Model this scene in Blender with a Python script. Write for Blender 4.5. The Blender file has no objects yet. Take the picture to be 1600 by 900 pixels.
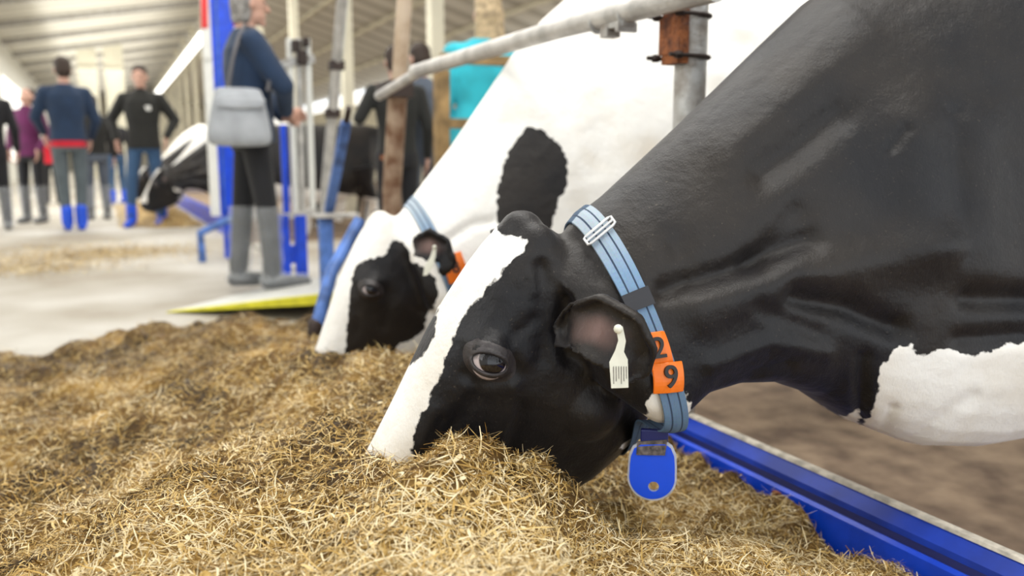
import bpy, math, random
import numpy as np
from mathutils import Vector, Matrix
from mathutils.bvhtree import BVHTree
random.seed(7); RNG = np.random.default_rng(11)
S = bpy.context.scene; COL = S.collection

# ------------------------------------------------------------------ camera
FPX = 1300.0; CAMZ = .78; YH = 250.0; VX = 163.0
TH = math.atan((450-YH)/FPX); YAW = math.atan((800-VX)/math.hypot(FPX, 450-YH))
FW = Vector((math.sin(YAW)*math.cos(TH), math.cos(YAW)*math.cos(TH), -math.sin(TH)))
RT = Vector((math.cos(YAW), -math.sin(YAW), 0)); UP = RT.cross(FW)
CAM = Vector((0, 0, CAMZ))
cam = bpy.data.objects.new('camera', bpy.data.cameras.new('camera')); COL.objects.link(cam)
mw = Matrix((RT, UP, -FW)).transposed().to_4x4(); mw.translation = CAM
cam.matrix_world = mw
cam.data.sensor_width = 36; cam.data.lens = 36*FPX/1600
cam.data.clip_start = .05; cam.data.clip_end = 200
cam.data.dof.use_dof = True; cam.data.dof.focus_distance = 1.06; cam.data.dof.aperture_fstop = 3.1
S.camera = cam

def at(x, y, d): return CAM + ((x-800)*RT + (450-y)*UP + FPX*FW)*(d/FPX)
def ray(x, y): return ((x-800)*RT + (450-y)*UP + FPX*FW).normalized()
def atZ(x, y, z):
    v = (x-800)*RT + (450-y)*UP + FPX*FW; return CAM + v*((z-CAMZ)/v.z)
def atX(x, y, X):
    v = (x-800)*RT + (450-y)*UP + FPX*FW; return CAM + v*(X/v.x)
def atY(x, y, Y):
    v = (x-800)*RT + (450-y)*UP + FPX*FW; return CAM + v*(Y/v.y)

# ------------------------------------------------------------------ world, lights, exposure
S.view_settings.view_transform = 'Standard'; S.view_settings.look = 'None'
S.view_settings.gamma = 1; S.view_settings.use_curve_mapping = False
S.view_settings.exposure = 0.02
w = bpy.data.worlds.new('overcast sky'); S.world = w; w.use_nodes = True
w.node_tree.nodes['Background'].inputs[0].default_value = (.93, .97, 1, 1)
w.node_tree.nodes['Background'].inputs[1].default_value = 1.9

def area(name, loc, target, sx, sy, power, col=(1, 1, 1)):
    l = bpy.data.lights.new(name, 'AREA'); l.shape = 'RECTANGLE'; l.size = sx; l.size_y = sy
    l.energy = power; l.color = col
    o = bpy.data.objects.new(name, l); COL.objects.link(o); o.location = loc
    d = Vector(target)-Vector(loc)
    o.rotation_euler = d.to_track_quat('-Z', 'Y').to_euler(); return o
area('roof_fill', (1.2, 2.6, 5.0), (1.2, 2.61, 0), 3.0, 7.0, 330, (1, .98, .94))  # area lamps added under the closed ceiling, standing in as skylights
area('roof_fill', (.6, 14, 4.7), (.6, 14.01, 0), 4.0, 14.0, 560, (1, .98, .93))
area('side_daylight', (-2.75, 1.2, 2.2), (1.2, 1.6, .5), 2.6, 4.0, 95, (.94, .97, 1))
area('side_daylight', (-2.8, 12, 2.4), (3, 12, 3.2), 2.8, 12.0, 300, (.97, .98, 1))
area('roof_fill', (.6, 40, 4.7), (.6, 40.01, 6), 4.0, 50.0, 900, (1, .98, .9))  # added fill aimed up at the ceiling
area('roof_fill', (.6, 40, 4.6), (.6, 40.01, 0), 4.0, 50.0, 1500, (1, .98, .92))
area('side_daylight', (10.8, 12, 2.2), (3, 12, 2.6), 2.8, 12.0, 420, (1, .99, .94))

# ------------------------------------------------------------------ materials
def new_mat(name):
    m = bpy.data.materials.new(name); m.use_nodes = True
    return m, m.node_tree.nodes, m.node_tree.links, m.node_tree.nodes['Principled BSDF']
def mat(name, col, rough=.6, metal=0, var=.12, scale=8, bump=.0, bscale=60, col2=None, emit=0, alpha=1, sheen=0, spec=.5):
    m, N, L, P = new_mat(name)
    P.inputs['Roughness'].default_value = rough; P.inputs['Metallic'].default_value = metal
    P.inputs['Specular IOR Level'].default_value = spec
    if sheen: P.inputs['Sheen Weight'].default_value = sheen
    tc = N.new('ShaderNodeTexCoord'); nz = N.new('ShaderNodeTexNoise')
    nz.inputs['Scale'].default_value = scale; nz.inputs['Detail'].default_value = 6
    L.new(tc.outputs['Object'], nz.inputs['Vector'])
    cr = N.new('ShaderNodeValToRGB')
    c2 = col2 or tuple(max(0, c*(1-var*2)) for c in col)
    cr.color_ramp.elements[0].position = .35; cr.color_ramp.elements[1].position = .65
    cr.color_ramp.elements[0].color = (*c2, 1); cr.color_ramp.elements[1].color = (*col, 1)
    L.new(nz.outputs['Fac'], cr.inputs['Fac']); L.new(cr.outputs['Color'], P.inputs['Base Color'])
    if bump:
        b = N.new('ShaderNodeBump'); n2 = N.new('ShaderNodeTexNoise'); n2.inputs['Scale'].default_value = bscale
        n2.inputs['Detail'].default_value = 5
        L.new(tc.outputs['Object'], n2.inputs['Vector']); L.new(n2.outputs['Fac'], b.inputs['Height'])
        b.inputs['Strength'].default_value = bump; b.inputs['Distance'].default_value = .01
        L.new(b.outputs['Normal'], P.inputs['Normal'])
    if emit:
        P.inputs['Emission Color'].default_value = (*col, 1); P.inputs['Emission Strength'].default_value = emit
    if alpha < 1: P.inputs['Alpha'].default_value = alpha
    return m

def coat_mat(name, speck=.5):
    """black / white short coat; attribute 'patch' > 0 is white, 'ear' marks the bare inner ear"""
    m, N, L, P = new_mat(name)
    tc = N.new('ShaderNodeTexCoord')
    at_ = N.new('ShaderNodeAttribute'); at_.attribute_name = 'patch'
    ea = N.new('ShaderNodeAttribute'); ea.attribute_name = 'ear'
    n1 = N.new('ShaderNodeTexNoise'); n1.inputs['Scale'].default_value = 55; n1.inputs['Detail'].default_value = 4
    L.new(tc.outputs['Object'], n1.inputs['Vector'])
    s = N.new('ShaderNodeMath'); s.operation = 'MULTIPLY_ADD'; s.inputs[1].default_value = .022; s.inputs[2].default_value = -.011
    L.new(n1.outputs['Fac'], s.inputs[0])
    a = N.new('ShaderNodeMath'); a.operation = 'ADD'; L.new(at_.outputs['Fac'], a.inputs[0]); L.new(s.outputs[0], a.inputs[1])
    mr = N.new('ShaderNodeMapRange'); mr.inputs[1].default_value = -.0012; mr.inputs[2].default_value = .0012
    L.new(a.outputs[0], mr.inputs[0])
    # black coat colour: brownish dusty patches and fine pale flecks
    n2 = N.new('ShaderNodeTexNoise'); n2.inputs['Scale'].default_value = 4.5; n2.inputs['Detail'].default_value = 8
    L.new(tc.outputs['Object'], n2.inputs['Vector'])
    cb = N.new('ShaderNodeValToRGB'); e = cb.color_ramp.elements
    e[0].position = .42; e[0].color = (.0058, .0054, .0070, 1); e[1].position = .68; e[1].color = (.018, .014, .0115, 1)
    L.new(n2.outputs['Fac'], cb.inputs['Fac'])
    n3 = N.new('ShaderNodeTexNoise'); n3.inputs['Scale'].default_value = 260; n3.inputs['Detail'].default_value = 2
    L.new(tc.outputs['Object'], n3.inputs['Vector'])
    fr = N.new('ShaderNodeMapRange'); fr.inputs[1].default_value = .66; fr.inputs[2].default_value = .8; fr.inputs[4].default_value = speck
    L.new(n3.outputs['Fac'], fr.inputs[0])
    mf = N.new('ShaderNodeMix'); mf.data_type = 'RGBA'; L.new(fr.outputs[0], mf.inputs[0]); L.new(cb.outputs[0], mf.inputs[6])
    mf.inputs[7].default_value = (.11, .09, .07, 1)
    # white coat
    cw = N.new('ShaderNodeValToRGB'); e = cw.color_ramp.elements
    e[0].position = .3; e[0].color = (.72, .66, .57, 1); e[1].position = .5; e[1].color = (.86, .84, .80, 1)
    L.new(n2.outputs['Fac'], cw.inputs['Fac'])
    mx = N.new('ShaderNodeMix'); mx.data_type = 'RGBA'
    L.new(mr.outputs[0], mx.inputs[0]); L.new(mf.outputs[2], mx.inputs[6]); L.new(cw.outputs[0], mx.inputs[7])
    me = N.new('ShaderNodeMix'); me.data_type = 'RGBA'; L.new(ea.outputs['Fac'], me.inputs[0]); L.new(mx.outputs[2], me.inputs[6])
    me.inputs[7].default_value = (.17, .10, .085, 1)
    L.new(me.outputs[2], P.inputs['Base Color'])
    P.inputs['Roughness'].default_value = .46; P.inputs['Specular IOR Level'].default_value = .30
    P.inputs['Sheen Weight'].default_value = .035; P.inputs['Sheen Roughness'].default_value = .45
    P.inputs['Sheen Tint'].default_value = (.75, .8, 1, 1)
    mp = N.new('ShaderNodeMapping'); mp.inputs['Scale'].default_value = (1, 1, .35); L.new(tc.outputs['Object'], mp.inputs[0])
    n4 = N.new('ShaderNodeTexNoise'); n4.inputs['Scale'].default_value = 420; n4.inputs['Detail'].default_value = 3
    L.new(mp.outputs[0], n4.inputs['Vector'])
    n5 = N.new('ShaderNodeTexNoise'); n5.inputs['Scale'].default_value = 30; n5.inputs['Detail'].default_value = 4
    L.new(tc.outputs['Object'], n5.inputs['Vector'])
    b1 = N.new('ShaderNodeBump'); b1.inputs['Strength'].default_value = .45; b1.inputs['Distance'].default_value = .0015
    b2 = N.new('ShaderNodeBump'); b2.inputs['Strength'].default_value = .6; b2.inputs['Distance'].default_value = .006
    L.new(n5.outputs['Fac'], b2.inputs['Height']); L.new(n4.outputs['Fac'], b1.inputs['Height'])
    L.new(b2.outputs['Normal'], b1.inputs['Normal']); L.new(b1.outputs['Normal'], P.inputs['Normal'])
    return m

M = {}
M['coat'] = coat_mat('short cow coat')
M['coat_far'] = M['coat']
M['lid'] = mat('dark eyelid skin', (.040, .033, .034), .5, var=.25, scale=60, bump=.18, bscale=200)
M['sclera'] = mat('eye white', (.75, .70, .68), .15, var=.1, scale=40)
M['hoof'] = mat('hoof horn', (.06, .05, .04), .5)
M['nose'] = mat('wet muzzle skin', (.03, .028, .03), .3, bump=.6, bscale=180)
M['galv'] = mat('galvanised pipe', (.62, .60, .57), .42, .35, var=.18, scale=14, bump=.25, bscale=90)
M['galv2'] = mat('dull galvanised steel', (.50, .50, .49), .5, .4, var=.3, scale=22, bump=.3, bscale=70, col2=(.26, .23, .2))
M['rust'] = mat('rusty bracket steel', (.33, .11, .035), .8, .1, var=.3, scale=45, bump=.6, bscale=120, col2=(.10, .035, .02))
M['rustpost'] = mat('rusted painted post', (.42, .31, .22), .7, .1, var=.3, scale=16, bump=.4, bscale=60, col2=(.17, .085, .045))
M['tanpipe'] = mat('tan stained pipe', (.62, .50, .38), .6, .1, var=.2, scale=10, col2=(.40, .28, .18))
M['dark'] = mat('dark clamp steel', (.05, .035, .03), .55, .5)
M['blue'] = mat('blue enamel steel', (.008, .075, .78), .33, 0, var=.15, scale=12, bump=.1, bscale=40)
M['blue2'] = mat('pale worn blue paint', (.10, .22, .62), .45, 0, var=.3, scale=14)
M['blueband'] = mat('satin blue kerb cap', (.005, .050, .50), .5, 0, var=.2, scale=12)
M['bluedk'] = mat('dark blue steel groove', (.006, .012, .12), .5)
M['cream'] = mat('pale sealant strip', (.74, .68, .58), .6, var=.25, scale=40)
M['white'] = mat('white painted panel', (.80, .80, .76), .5, var=.04)
M['red'] = mat('red paint', (.75, .02, .02), .4)
M['conc'] = mat('pale concrete floor', (.54, .52, .475), .75, var=.12, scale=.9, bump=.3, bscale=20, col2=(.30, .26, .20))
M['pen'] = mat('brown rubber pen floor', (.36, .26, .175), .85, var=.3, scale=7, bump=.7, bscale=70, col2=(.15, .10, .068))
M['yellow'] = mat('yellow ramp edge', (.75, .70, .03), .5, var=.15, scale=12)
M['ramp'] = mat('grey white ramp board', (.66, .66, .62), .6, var=.1, scale=6)
M['wood'] = mat('old timber', (.42, .27, .11), .7, var=.3, scale=10, bump=.4)
M['glow'] = mat('lit lamp tube', (1, .99, .95), .5, var=0, emit=3)
M['daylight'] = mat('bright translucent sheet', (1, .99, .95), .6, var=.02, emit=1.1)
M['curtain'] = mat('cream side curtain', (.72, .68, .54), .7, var=.08, scale=2)
M['wallwhite'] = mat('white wall sheet', (.80, .80, .76), .6, var=.04, scale=2)
M['endwall'] = mat('cream end wall sheet', (.74, .71, .58), .6, var=.06, scale=2)
M['skin'] = mat('skin', (.62, .36, .27), .5, var=.08)
def cloth(name, c, **k): return mat(name, c, .85, var=.12, scale=9, bump=.15, bscale=50, sheen=.1, **k)
M['navy'] = cloth('navy sweater', (.010, .030, .075)); M['greyblue'] = cloth('grey blue top', (.10, .12, .16))
M['black'] = cloth('black cloth', (.008, .008, .011)); M['jblack'] = cloth('black jacket cloth', (.014, .014, .012))
M['jeans'] = cloth('blue jeans', (.035, .09, .19)); M['greyjeans'] = cloth('washed grey jeans', (.10, .125, .14))
M['magenta'] = cloth('magenta hoodie', (.11, .006, .07)); M['teal'] = cloth('turquoise top', (.03, .50, .62))
M['redcloth'] = cloth('red shirt hem', (.62, .01, .03)); M['pink'] = cloth('pink cloth', (.75, .2, .4))
M['bluecover'] = mat('blue plastic overshoe', (.01, .09, .75), .3, bump=.5, bscale=40)
M['clear'] = mat('clear plastic boot cover', (.85, .88, .92), .2, bump=.8, bscale=28, alpha=.20, spec=1.0)
M['bag'] = cloth('light grey bag cloth', (.40, .42, .45)); M['bagside'] = cloth('dark grey bag side', (.13, .125, .135))
M['hairdk'] = mat('dark brown hair', (.035, .018, .01), .6, bump=.8, bscale=120)
M['hairgr'] = mat('grey hair', (.42, .40, .38), .6, var=.3, scale=40, bump=.8, bscale=120, col2=(.13, .12, .11))
M['hairbl'] = mat('blonde hair', (.62, .47, .28), .6, var=.25, scale=30, bump=.8, bscale=120)
M['orange'] = mat('orange plastic tag', (.92, .19, .006), .38, var=.08, scale=30)
M['ink'] = mat('black ink', (.012, .01, .01), .5)
M['tagblue'] = mat('blue plastic pendant', (.008, .085, .80), .32, var=.06, scale=14)
M['tagrim'] = mat('pale worn pendant rim', (.62, .64, .70), .4, var=.15, scale=60)
M['tagworn'] = mat('scuffed grey brown strap slot', (.16, .13, .12), .7, var=.4, scale=120, bump=.5)
M['eartag'] = mat('cream plastic ear tag', (.74, .73, .62), .4, var=.06, scale=40)
M['sleeve'] = mat('dark rubber sleeve', (.022, .022, .028), .55)
M['buckle'] = mat('pale metal buckle', (.72, .72, .72), .3, .6)

def eye_mat():
    m, N, L, P = new_mat('cow eyeball')
    uv = N.new('ShaderNodeTexCoord'); sep = N.new('ShaderNodeSeparateXYZ'); L.new(uv.outputs['Object'], sep.inputs[0])
    cr = N.new('ShaderNodeValToRGB'); e = cr.color_ramp.elements   # local +z of the eyeball looks out
    e[0].position = .64; e[0].color = (.50, .42, .42, 1); e[1].position = .70; e[1].color = (.010, .006, .006, 1)
    k = e.new(.93); k.color = (.002, .002, .006, 1)
    mr = N.new('ShaderNodeMapRange'); mr.inputs[1].default_value = 0; mr.inputs[2].default_value = 1
    L.new(sep.outputs['Z'], mr.inputs[0]); L.new(mr.outputs[0], cr.inputs[0]); L.new(cr.outputs[0], P.inputs['Base Color'])
    P.inputs['Roughness'].default_value = .04; P.inputs['Specular IOR Level'].default_value = .6
    return m
M['eye'] = eye_mat()

def strap_mat():
    m, N, L, P = new_mat('blue woven strap')
    uv = N.new('ShaderNodeUVMap'); sep = N.new('ShaderNodeSeparateXYZ'); L.new(uv.outputs[0], sep.inputs[0])
    def band(c, wd):
        a = N.new('ShaderNodeMath'); a.operation = 'SUBTRACT'; a.inputs[1].default_value = c; L.new(sep.outputs['Y'], a.inputs[0])
        b = N.new('ShaderNodeMath'); b.operation = 'ABSOLUTE'; L.new(a.outputs[0], b.inputs[0])
        d = N.new('ShaderNodeMath'); d.operation = 'LESS_THAN'; d.inputs[1].default_value = wd; L.new(b.outputs[0], d.inputs[0]); return d
    b1 = band(.30, .035); b2 = band(.72, .035)
    ad = N.new('ShaderNodeMath'); ad.operation = 'ADD'; L.new(b1.outputs[0], ad.inputs[0]); L.new(b2.outputs[0], ad.inputs[1])
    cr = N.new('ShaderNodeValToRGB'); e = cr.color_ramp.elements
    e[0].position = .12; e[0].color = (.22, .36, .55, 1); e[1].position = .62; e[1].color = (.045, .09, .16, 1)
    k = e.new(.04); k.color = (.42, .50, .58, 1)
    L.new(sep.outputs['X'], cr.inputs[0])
    nz = N.new('ShaderNodeTexNoise'); nz.inputs['Scale'].default_value = 90
    mx = N.new('ShaderNodeMix'); mx.data_type = 'RGBA'; L.new(ad.outputs[0], mx.inputs[0]); L.new(cr.outputs[0], mx.inputs[6]); mx.inputs[7].default_value = (.025, .05, .10, 1)
    mm = N.new('ShaderNodeMix'); mm.data_type = 'RGBA'; mm.blend_type = 'MULTIPLY'; mm.inputs[0].default_value = .35
    L.new(mx.outputs[2], mm.inputs[6]); L.new(nz.outputs['Color'], mm.inputs[7]); L.new(mm.outputs[2], P.inputs['Base Color'])
    wv = N.new('ShaderNodeTexWave'); wv.inputs['Scale'].default_value = 260; L.new(uv.outputs[0], wv.inputs[0])
    bp = N.new('ShaderNodeBump'); bp.inputs['Strength'].default_value = .25; bp.inputs['Distance'].default_value = .001
    L.new(wv.outputs['Fac'], bp.inputs['Height']); L.new(bp.outputs[0], P.inputs['Normal'])
    P.inputs['Roughness'].default_value = .75
    return m
M['strap'] = strap_mat()

def sheet_mat(name, c, axis, freq, col2=None, rough=.5, strength=.8):
    """profiled metal sheet: ribs along one axis"""
    m, N, L, P = new_mat(name); tc = N.new('ShaderNodeTexCoord')
    wv = N.new('ShaderNodeTexWave'); wv.bands_direction = axis; wv.inputs['Scale'].default_value = freq
    wv.inputs['Distortion'].default_value = 0
    L.new(tc.outputs['Object'], wv.inputs['Vector'])
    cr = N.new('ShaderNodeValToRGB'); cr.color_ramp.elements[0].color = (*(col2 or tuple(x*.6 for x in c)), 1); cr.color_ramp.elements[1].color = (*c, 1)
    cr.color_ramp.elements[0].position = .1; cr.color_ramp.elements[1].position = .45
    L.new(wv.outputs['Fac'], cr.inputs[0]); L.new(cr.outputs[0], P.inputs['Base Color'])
    b = N.new('ShaderNodeBump'); b.inputs['Strength'].default_value = strength; b.inputs['Distance'].default_value = .04
    L.new(wv.outputs['Fac'], b.inputs['Height']); L.new(b.outputs[0], P.inputs['Normal'])
    P.inputs['Roughness'].default_value = rough
    return m
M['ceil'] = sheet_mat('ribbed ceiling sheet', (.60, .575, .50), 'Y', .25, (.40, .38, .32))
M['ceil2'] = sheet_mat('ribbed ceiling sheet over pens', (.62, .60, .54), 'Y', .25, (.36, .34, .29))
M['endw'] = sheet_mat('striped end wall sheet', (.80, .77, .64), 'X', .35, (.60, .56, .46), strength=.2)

# ------------------------------------------------------------------ mesh helpers
class MB:
    def __init__(s): s.v = []; s.f = []
    def add(s, v, f):
        n = len(s.v); s.v += [tuple(x) for x in v]; s.f += [tuple(i+n for i in q) for q in f]; return s
    def box(s, c, size, rot=None):
        c = Vector(c); h = Vector(size)/2; pts = []
        for z in (-1, 1):
            for y in (-1, 1):
                for x in (-1, 1):
                    p = Vector((x*h.x, y*h.y, z*h.z)); pts.append(c+(rot @ p if rot else p))
        return s.add(pts, [(0, 2, 3, 1), (4, 5, 7, 6), (0, 1, 5, 4), (2, 6, 7, 3), (0, 4, 6, 2), (1, 3, 7, 5)])
    def bar(s, a, b, w, t, upv=(0, 0, 1)):
        """square bar from a to b, w wide (perpendicular to up), t thick"""
        a = Vector(a); b = Vector(b); d = (b-a).normalized(); u = Vector(upv)
        x = d.cross(u)
        if x.length < 1e-4: x = d.cross(Vector((1, 0, 0)))
        x.normalize(); y = x.cross(d).normalized()
        q = lambda p: [p+x*w/2+y*t/2, p-x*w/2+y*t/2, p-x*w/2-y*t/2, p+x*w/2-y*t/2]
        return s.add(q(a)+q(b), [(3, 2, 1, 0), (4, 5, 6, 7), (0, 1, 5, 4), (1, 2, 6, 5), (2, 3, 7, 6), (3, 0, 4, 7)])
    def loft(s, rings, cap=True, close=False):
        n = len(rings[0]); v = [p for r in rings for p in r]; f = []
        m = len(rings)
        for i in range(m if close else m-1):
            a = i*n; b = ((i+1) % m)*n
            for j in range(n): k = (j+1) % n; f.append((a+j, a+k, b+k, b+j))
        if cap and not close: f.append(tuple(range(n-1, -1, -1))); f.append(tuple(range((m-1)*n, m*n)))
        return s.add(v, f)
    def tube(s, pts, r, n=16, close=False, cap=True):
        pts = [Vector(p) for p in pts]; rr = r if isinstance(r, (list, tuple)) else [r]*len(pts)
        rings = []; prev = None; m = len(pts)
        for i, p in enumerate(pts):
            if close: d = pts[(i+1) % m]-pts[i-1]
            else: d = pts[min(i+1, m-1)]-pts[max(i-1, 0)]
            d.normalize()
            if prev is None:
                prev = d.cross(Vector((0, 0, 1)))
                if prev.length < .1: prev = d.cross(Vector((1, 0, 0)))
            x = (prev-d*prev.dot(d)).normalized(); prev = x; y = d.cross(x)
            rings.append([p+(x*math.cos(a)+y*math.sin(a))*rr[i] for a in [2*math.pi*j/n for j in range(n)]])
        return s.loft(rings, cap, close)
    def cap(s, a, ra, b, rb, n=14):
        """tapered capsule"""
        a = Vector(a); b = Vector(b); L = (b-a).length; d = (b-a)/max(L, 1e-6)
        pts = []; rr = []
        for t in (math.radians(q) for q in (85, 60, 35, 12)): pts.append(a-d*ra*math.sin(t)); rr.append(ra*math.cos(t))
        for t in (math.radians(q) for q in (12, 35, 60, 85)): pts.append(b+d*rb*math.sin(t)); rr.append(rb*math.cos(t))
        return s.tube(pts, rr, n)
    def ell(s, c, r, rot=None, n=20, m=12):
        c = Vector(c); rings = []
        for i in range(1, m):
            t = math.pi*i/m
            ring = []
            for j in range(n):
                a = 2*math.pi*j/n; p = Vector((r[0]*math.sin(t)*math.cos(a), r[1]*math.sin(t)*math.sin(a), r[2]*math.cos(t)))
                ring.append(c+(rot @ p if rot else p))
            rings.append(ring)
        return s.loft(rings)
    def mesh(s, name):
        me = bpy.data.meshes.new(name); me.from_pydata(s.v, [], s.f); me.update(); return me
def link(name, me, m=None, parent=None, smooth=True):
    o = bpy.data.objects.new(name, me); COL.objects.link(o)
    if m is not None:
        me.materials.clear(); me.materials.append(m)
    if smooth and len(me.polygons): me.polygons.foreach_set('use_smooth', [True]*len(me.polygons))
    if parent is not None: o.parent = parent
    return o
def obj(name, mb, m, parent=None, smooth=False, bevel=0):
    o = link(name, mb.mesh(name), m, parent, smooth)
    if bevel:
        b = o.modifiers.new('bevel', 'BEVEL'); b.width = bevel; b.segments = 2; b.limit_method = 'ANGLE'
    if smooth and not bevel:
        try:
            o.data.shade_auto = True
        except Exception: pass
        o.modifiers.new('edge', 'EDGE_SPLIT').split_angle = math.radians(50)
    return o
def empty(name, loc, rz=0):
    o = bpy.data.objects.new(name, None); COL.objects.link(o); o.location = loc; o.rotation_euler = (0, 0, rz)
    o.empty_display_size = .1; return o
def tag(o, label=None, cat=None, group=None, kind=None):
    if label: o['label'] = label
    if cat: o['category'] = cat
    if group: o['group'] = group
    if kind: o['kind'] = kind
    return o
def struct(name, mb, m, **k): return tag(obj(name, mb, m, **k), kind='structure')
def remesh(mb, voxel, smooth=6, name='body'):
    me = mb.mesh(name); o = bpy.data.objects.new('temp', me); COL.objects.link(o)
    r = o.modifiers.new('r', 'REMESH'); r.mode = 'VOXEL'; r.voxel_size = voxel; r.adaptivity = 0
    if smooth:
        q = o.modifiers.new('s', 'SMOOTH'); q.factor = .5; q.iterations = smooth
    dg = bpy.context.evaluated_depsgraph_get()
    out = bpy.data.meshes.new_from_object(o.evaluated_get(dg)); out.name = name
    bpy.data.objects.remove(o); bpy.data.meshes.remove(me); return out
def move_verts_to(o, parent):
    """world-space mesh put under an Empty that stands at its base"""
    o.parent = parent; o.matrix_parent_inverse = Matrix.Identity(4)
    o.data.transform(parent.matrix_basis.inverted()); return o
def under(name, mb, m, parent, **k):
    o = obj(name, mb, m, None, **k); return move_verts_to(o, parent)

# numpy projection / polygon distance
def npx(P):
    r = np.array(RT); u = np.array(UP); f = np.array(FW); c = np.array(CAM)
    d = P-c; z = d@f; z = np.where(z < .05, .05, z)
    return 800+FPX*(d@r)/z, 450-FPX*(d@u)/z, z
def seg_dist(px, py, poly, closed=True):
    best = np.full(px.shape, 1e9); n = len(poly)
    for i in range(n if closed else n-1):
        ax, ay = poly[i]; bx, by = poly[(i+1) % n]
        dx, dy = bx-ax, by-ay; t = np.clip(((px-ax)*dx+(py-ay)*dy)/max(dx*dx+dy*dy, 1e-9), 0, 1)
        best = np.minimum(best, np.hypot(px-ax-t*dx, py-ay-t*dy))
    return best
def poly_sd(px, py, poly):
    ins = np.zeros(px.shape, bool); n = len(poly)
    for i in range(n):
        ax, ay = poly[i]; bx, by = poly[(i+1) % n]
        c = (ay > py) != (by > py)
        with np.errstate(divide='ignore', invalid='ignore'):
            x = (bx-ax)*(py-ay)/(by-ay if by != ay else 1e-9)+ax
        ins ^= c & (px < x)
    d = seg_dist(px, py, poly); return np.where(ins, d, -d)
def get_co(me):
    a = np.empty(len(me.vertices)*3); me.vertices.foreach_get('co', a); return a.reshape(-1, 3)
def set_co(me, a): me.vertices.foreach_set('co', a.ravel()); me.update()
def get_no(me):
    a = np.empty(len(me.vertices)*3); me.vertex_normals.foreach_get('vector', a); return a.reshape(-1, 3)
def fattr(me, name, vals):
    a = me.attributes.new(name, 'FLOAT', 'POINT'); a.data.foreach_set('value', np.asarray(vals, dtype=np.float32))
def bvh_of(me):
    return BVHTree.FromPolygons([v.co.copy() for v in me.vertices], [tuple(p.vertices) for p in me.polygons])

# ------------------------------------------------------------------ barn shell (the setting)
Y0, Y1 = -3.5, 74.0; XL, XR = -3.0, 11.0
struct('floor', MB().box(((XL+1.16)/2, (Y0+Y1)/2, -.05), (1.16-XL, Y1-Y0, .1)), M['conc'])
struct('floor_pen', MB().box(((1.16+XR)/2, (Y0+Y1)/2, -.20), (XR-1.16, Y1-Y0, .1)), M['pen'])
# passage slab that the ramp leads to
struct('floor_passage', MB().box((2.75, 6.2, -.08), (3.1, 4.0, .15)), M['conc'])
def slab(name, a, b, t, m):  # sloping ceiling sheet from (x,z) a to b
    mb = MB(); mb.add([(a[0], Y0, a[1]), (b[0], Y0, b[1]), (b[0], Y1, b[1]), (a[0], Y1, a[1]),
                       (a[0], Y0, a[1]+t), (b[0], Y0, b[1]+t), (b[0], Y1, b[1]+t), (a[0], Y1, a[1]+t)],
                      [(3, 2, 1, 0), (4, 5, 6, 7), (0, 1, 5, 4), (1, 2, 6, 5), (2, 3, 7, 6), (3, 0, 4, 7)])
    return struct(name, mb, m)
slab('ceiling', (XL, 4.95), (3.6, 6.2), .08, M['ceil'])
slab('ceiling_pen_side', (3.6, 6.2), (XR, 4.0), .08, M['ceil2'])
mb = MB(); mb.box((XL-.06, (Y0+Y1)/2, 2.45), (.12, Y1-Y0, 5.0)); struct('wall_left', mb, M['wallwhite'])
mb = MB(); mb.box(((XL+XR)/2, Y1+.06, 3.1), (XR-XL, .12, 6.4)); struct('wall_far', mb, M['endw'])
mb = MB(); mb.box((XR+.06, (Y0+Y1)/2, .35), (.12, Y1-Y0, 1.0)); struct('wall_right', mb, M['endwall'])
for i in range(17):      # purlins under the aisle ceiling, and the pen side
    y = 7+i*4.0
    mb = MB(); mb.bar((XL+.02, y, 4.88), (3.55, y, 6.11), .22, .2); struct('trim_%d' % (i+1), mb, M['galv2'])
for i in range(4):
    x = 4.6+i*1.6; z = 6.2-(x-3.6)*2.2/7.4
    mb = MB(); mb.bar((x, Y0+.1, z-.06), (x, Y1-.1, z-.06), .1, .1); struct('trim_%d' % (20+i), mb, M['curtain'])
# side curtain between two bright openings on the pen side
YM, YL = (Y0+Y1)/2, Y1-Y0
mb = MB(); mb.box((XR-.05, YM, 2.62), (.05, YL, 1.5)); struct('curtain_right', mb, M['curtain'])
mb = MB(); mb.box((XR+.02, YM, 3.6), (.03, YL, .5)); struct('window_1', mb, M['daylight'])
mb = MB(); mb.box((XR+.02, YM, 1.38), (.03, YL, 1.0)); struct('window_2', mb, M['daylight'])
mb = MB(); mb.box((XL+.03, 41, 2.2), (.03, 14, 2.9)); struct('window_3', mb, M['daylight'])
# building columns along the pen side and two broad ones down the aisle
for i in range(15):
    mb = MB(); mb.box((3.6, 9.5+i*4, 3.0), (.16, .16, 6.3)); struct('pillar_%d' % (i+1), mb, M['curtain'])
for i, px in enumerate((147, 188)):
    p = atY(px, 250, 40); mb = MB(); mb.box((p.x, 40, 2.9), (.75, .4, 5.75)); struct('pillar_%d' % (20+i), mb, M['endwall'])
# one continuous row of strip lights
e = empty('strip_light', (3.15, 40, 4.78))
tag(e, 'long bright white strip light hanging under the roof above the man in black', 'ceiling light')
obj('housing', MB().box((0, 0, .05), (.34, 62, .07)), M['white'], e, bevel=.01)
mb = MB(); mb.box((0, 0, -.03), (.30, 61.8, .09)); obj('lamp_tube', mb, M['glow'], e, bevel=.03)
for y in range(-28, 30, 8):
    mb = MB(); mb.tube([(0, y, .08), (0, y, 1.25)], .008, 6); obj('hanger', mb, M['galv'], e)

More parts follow.
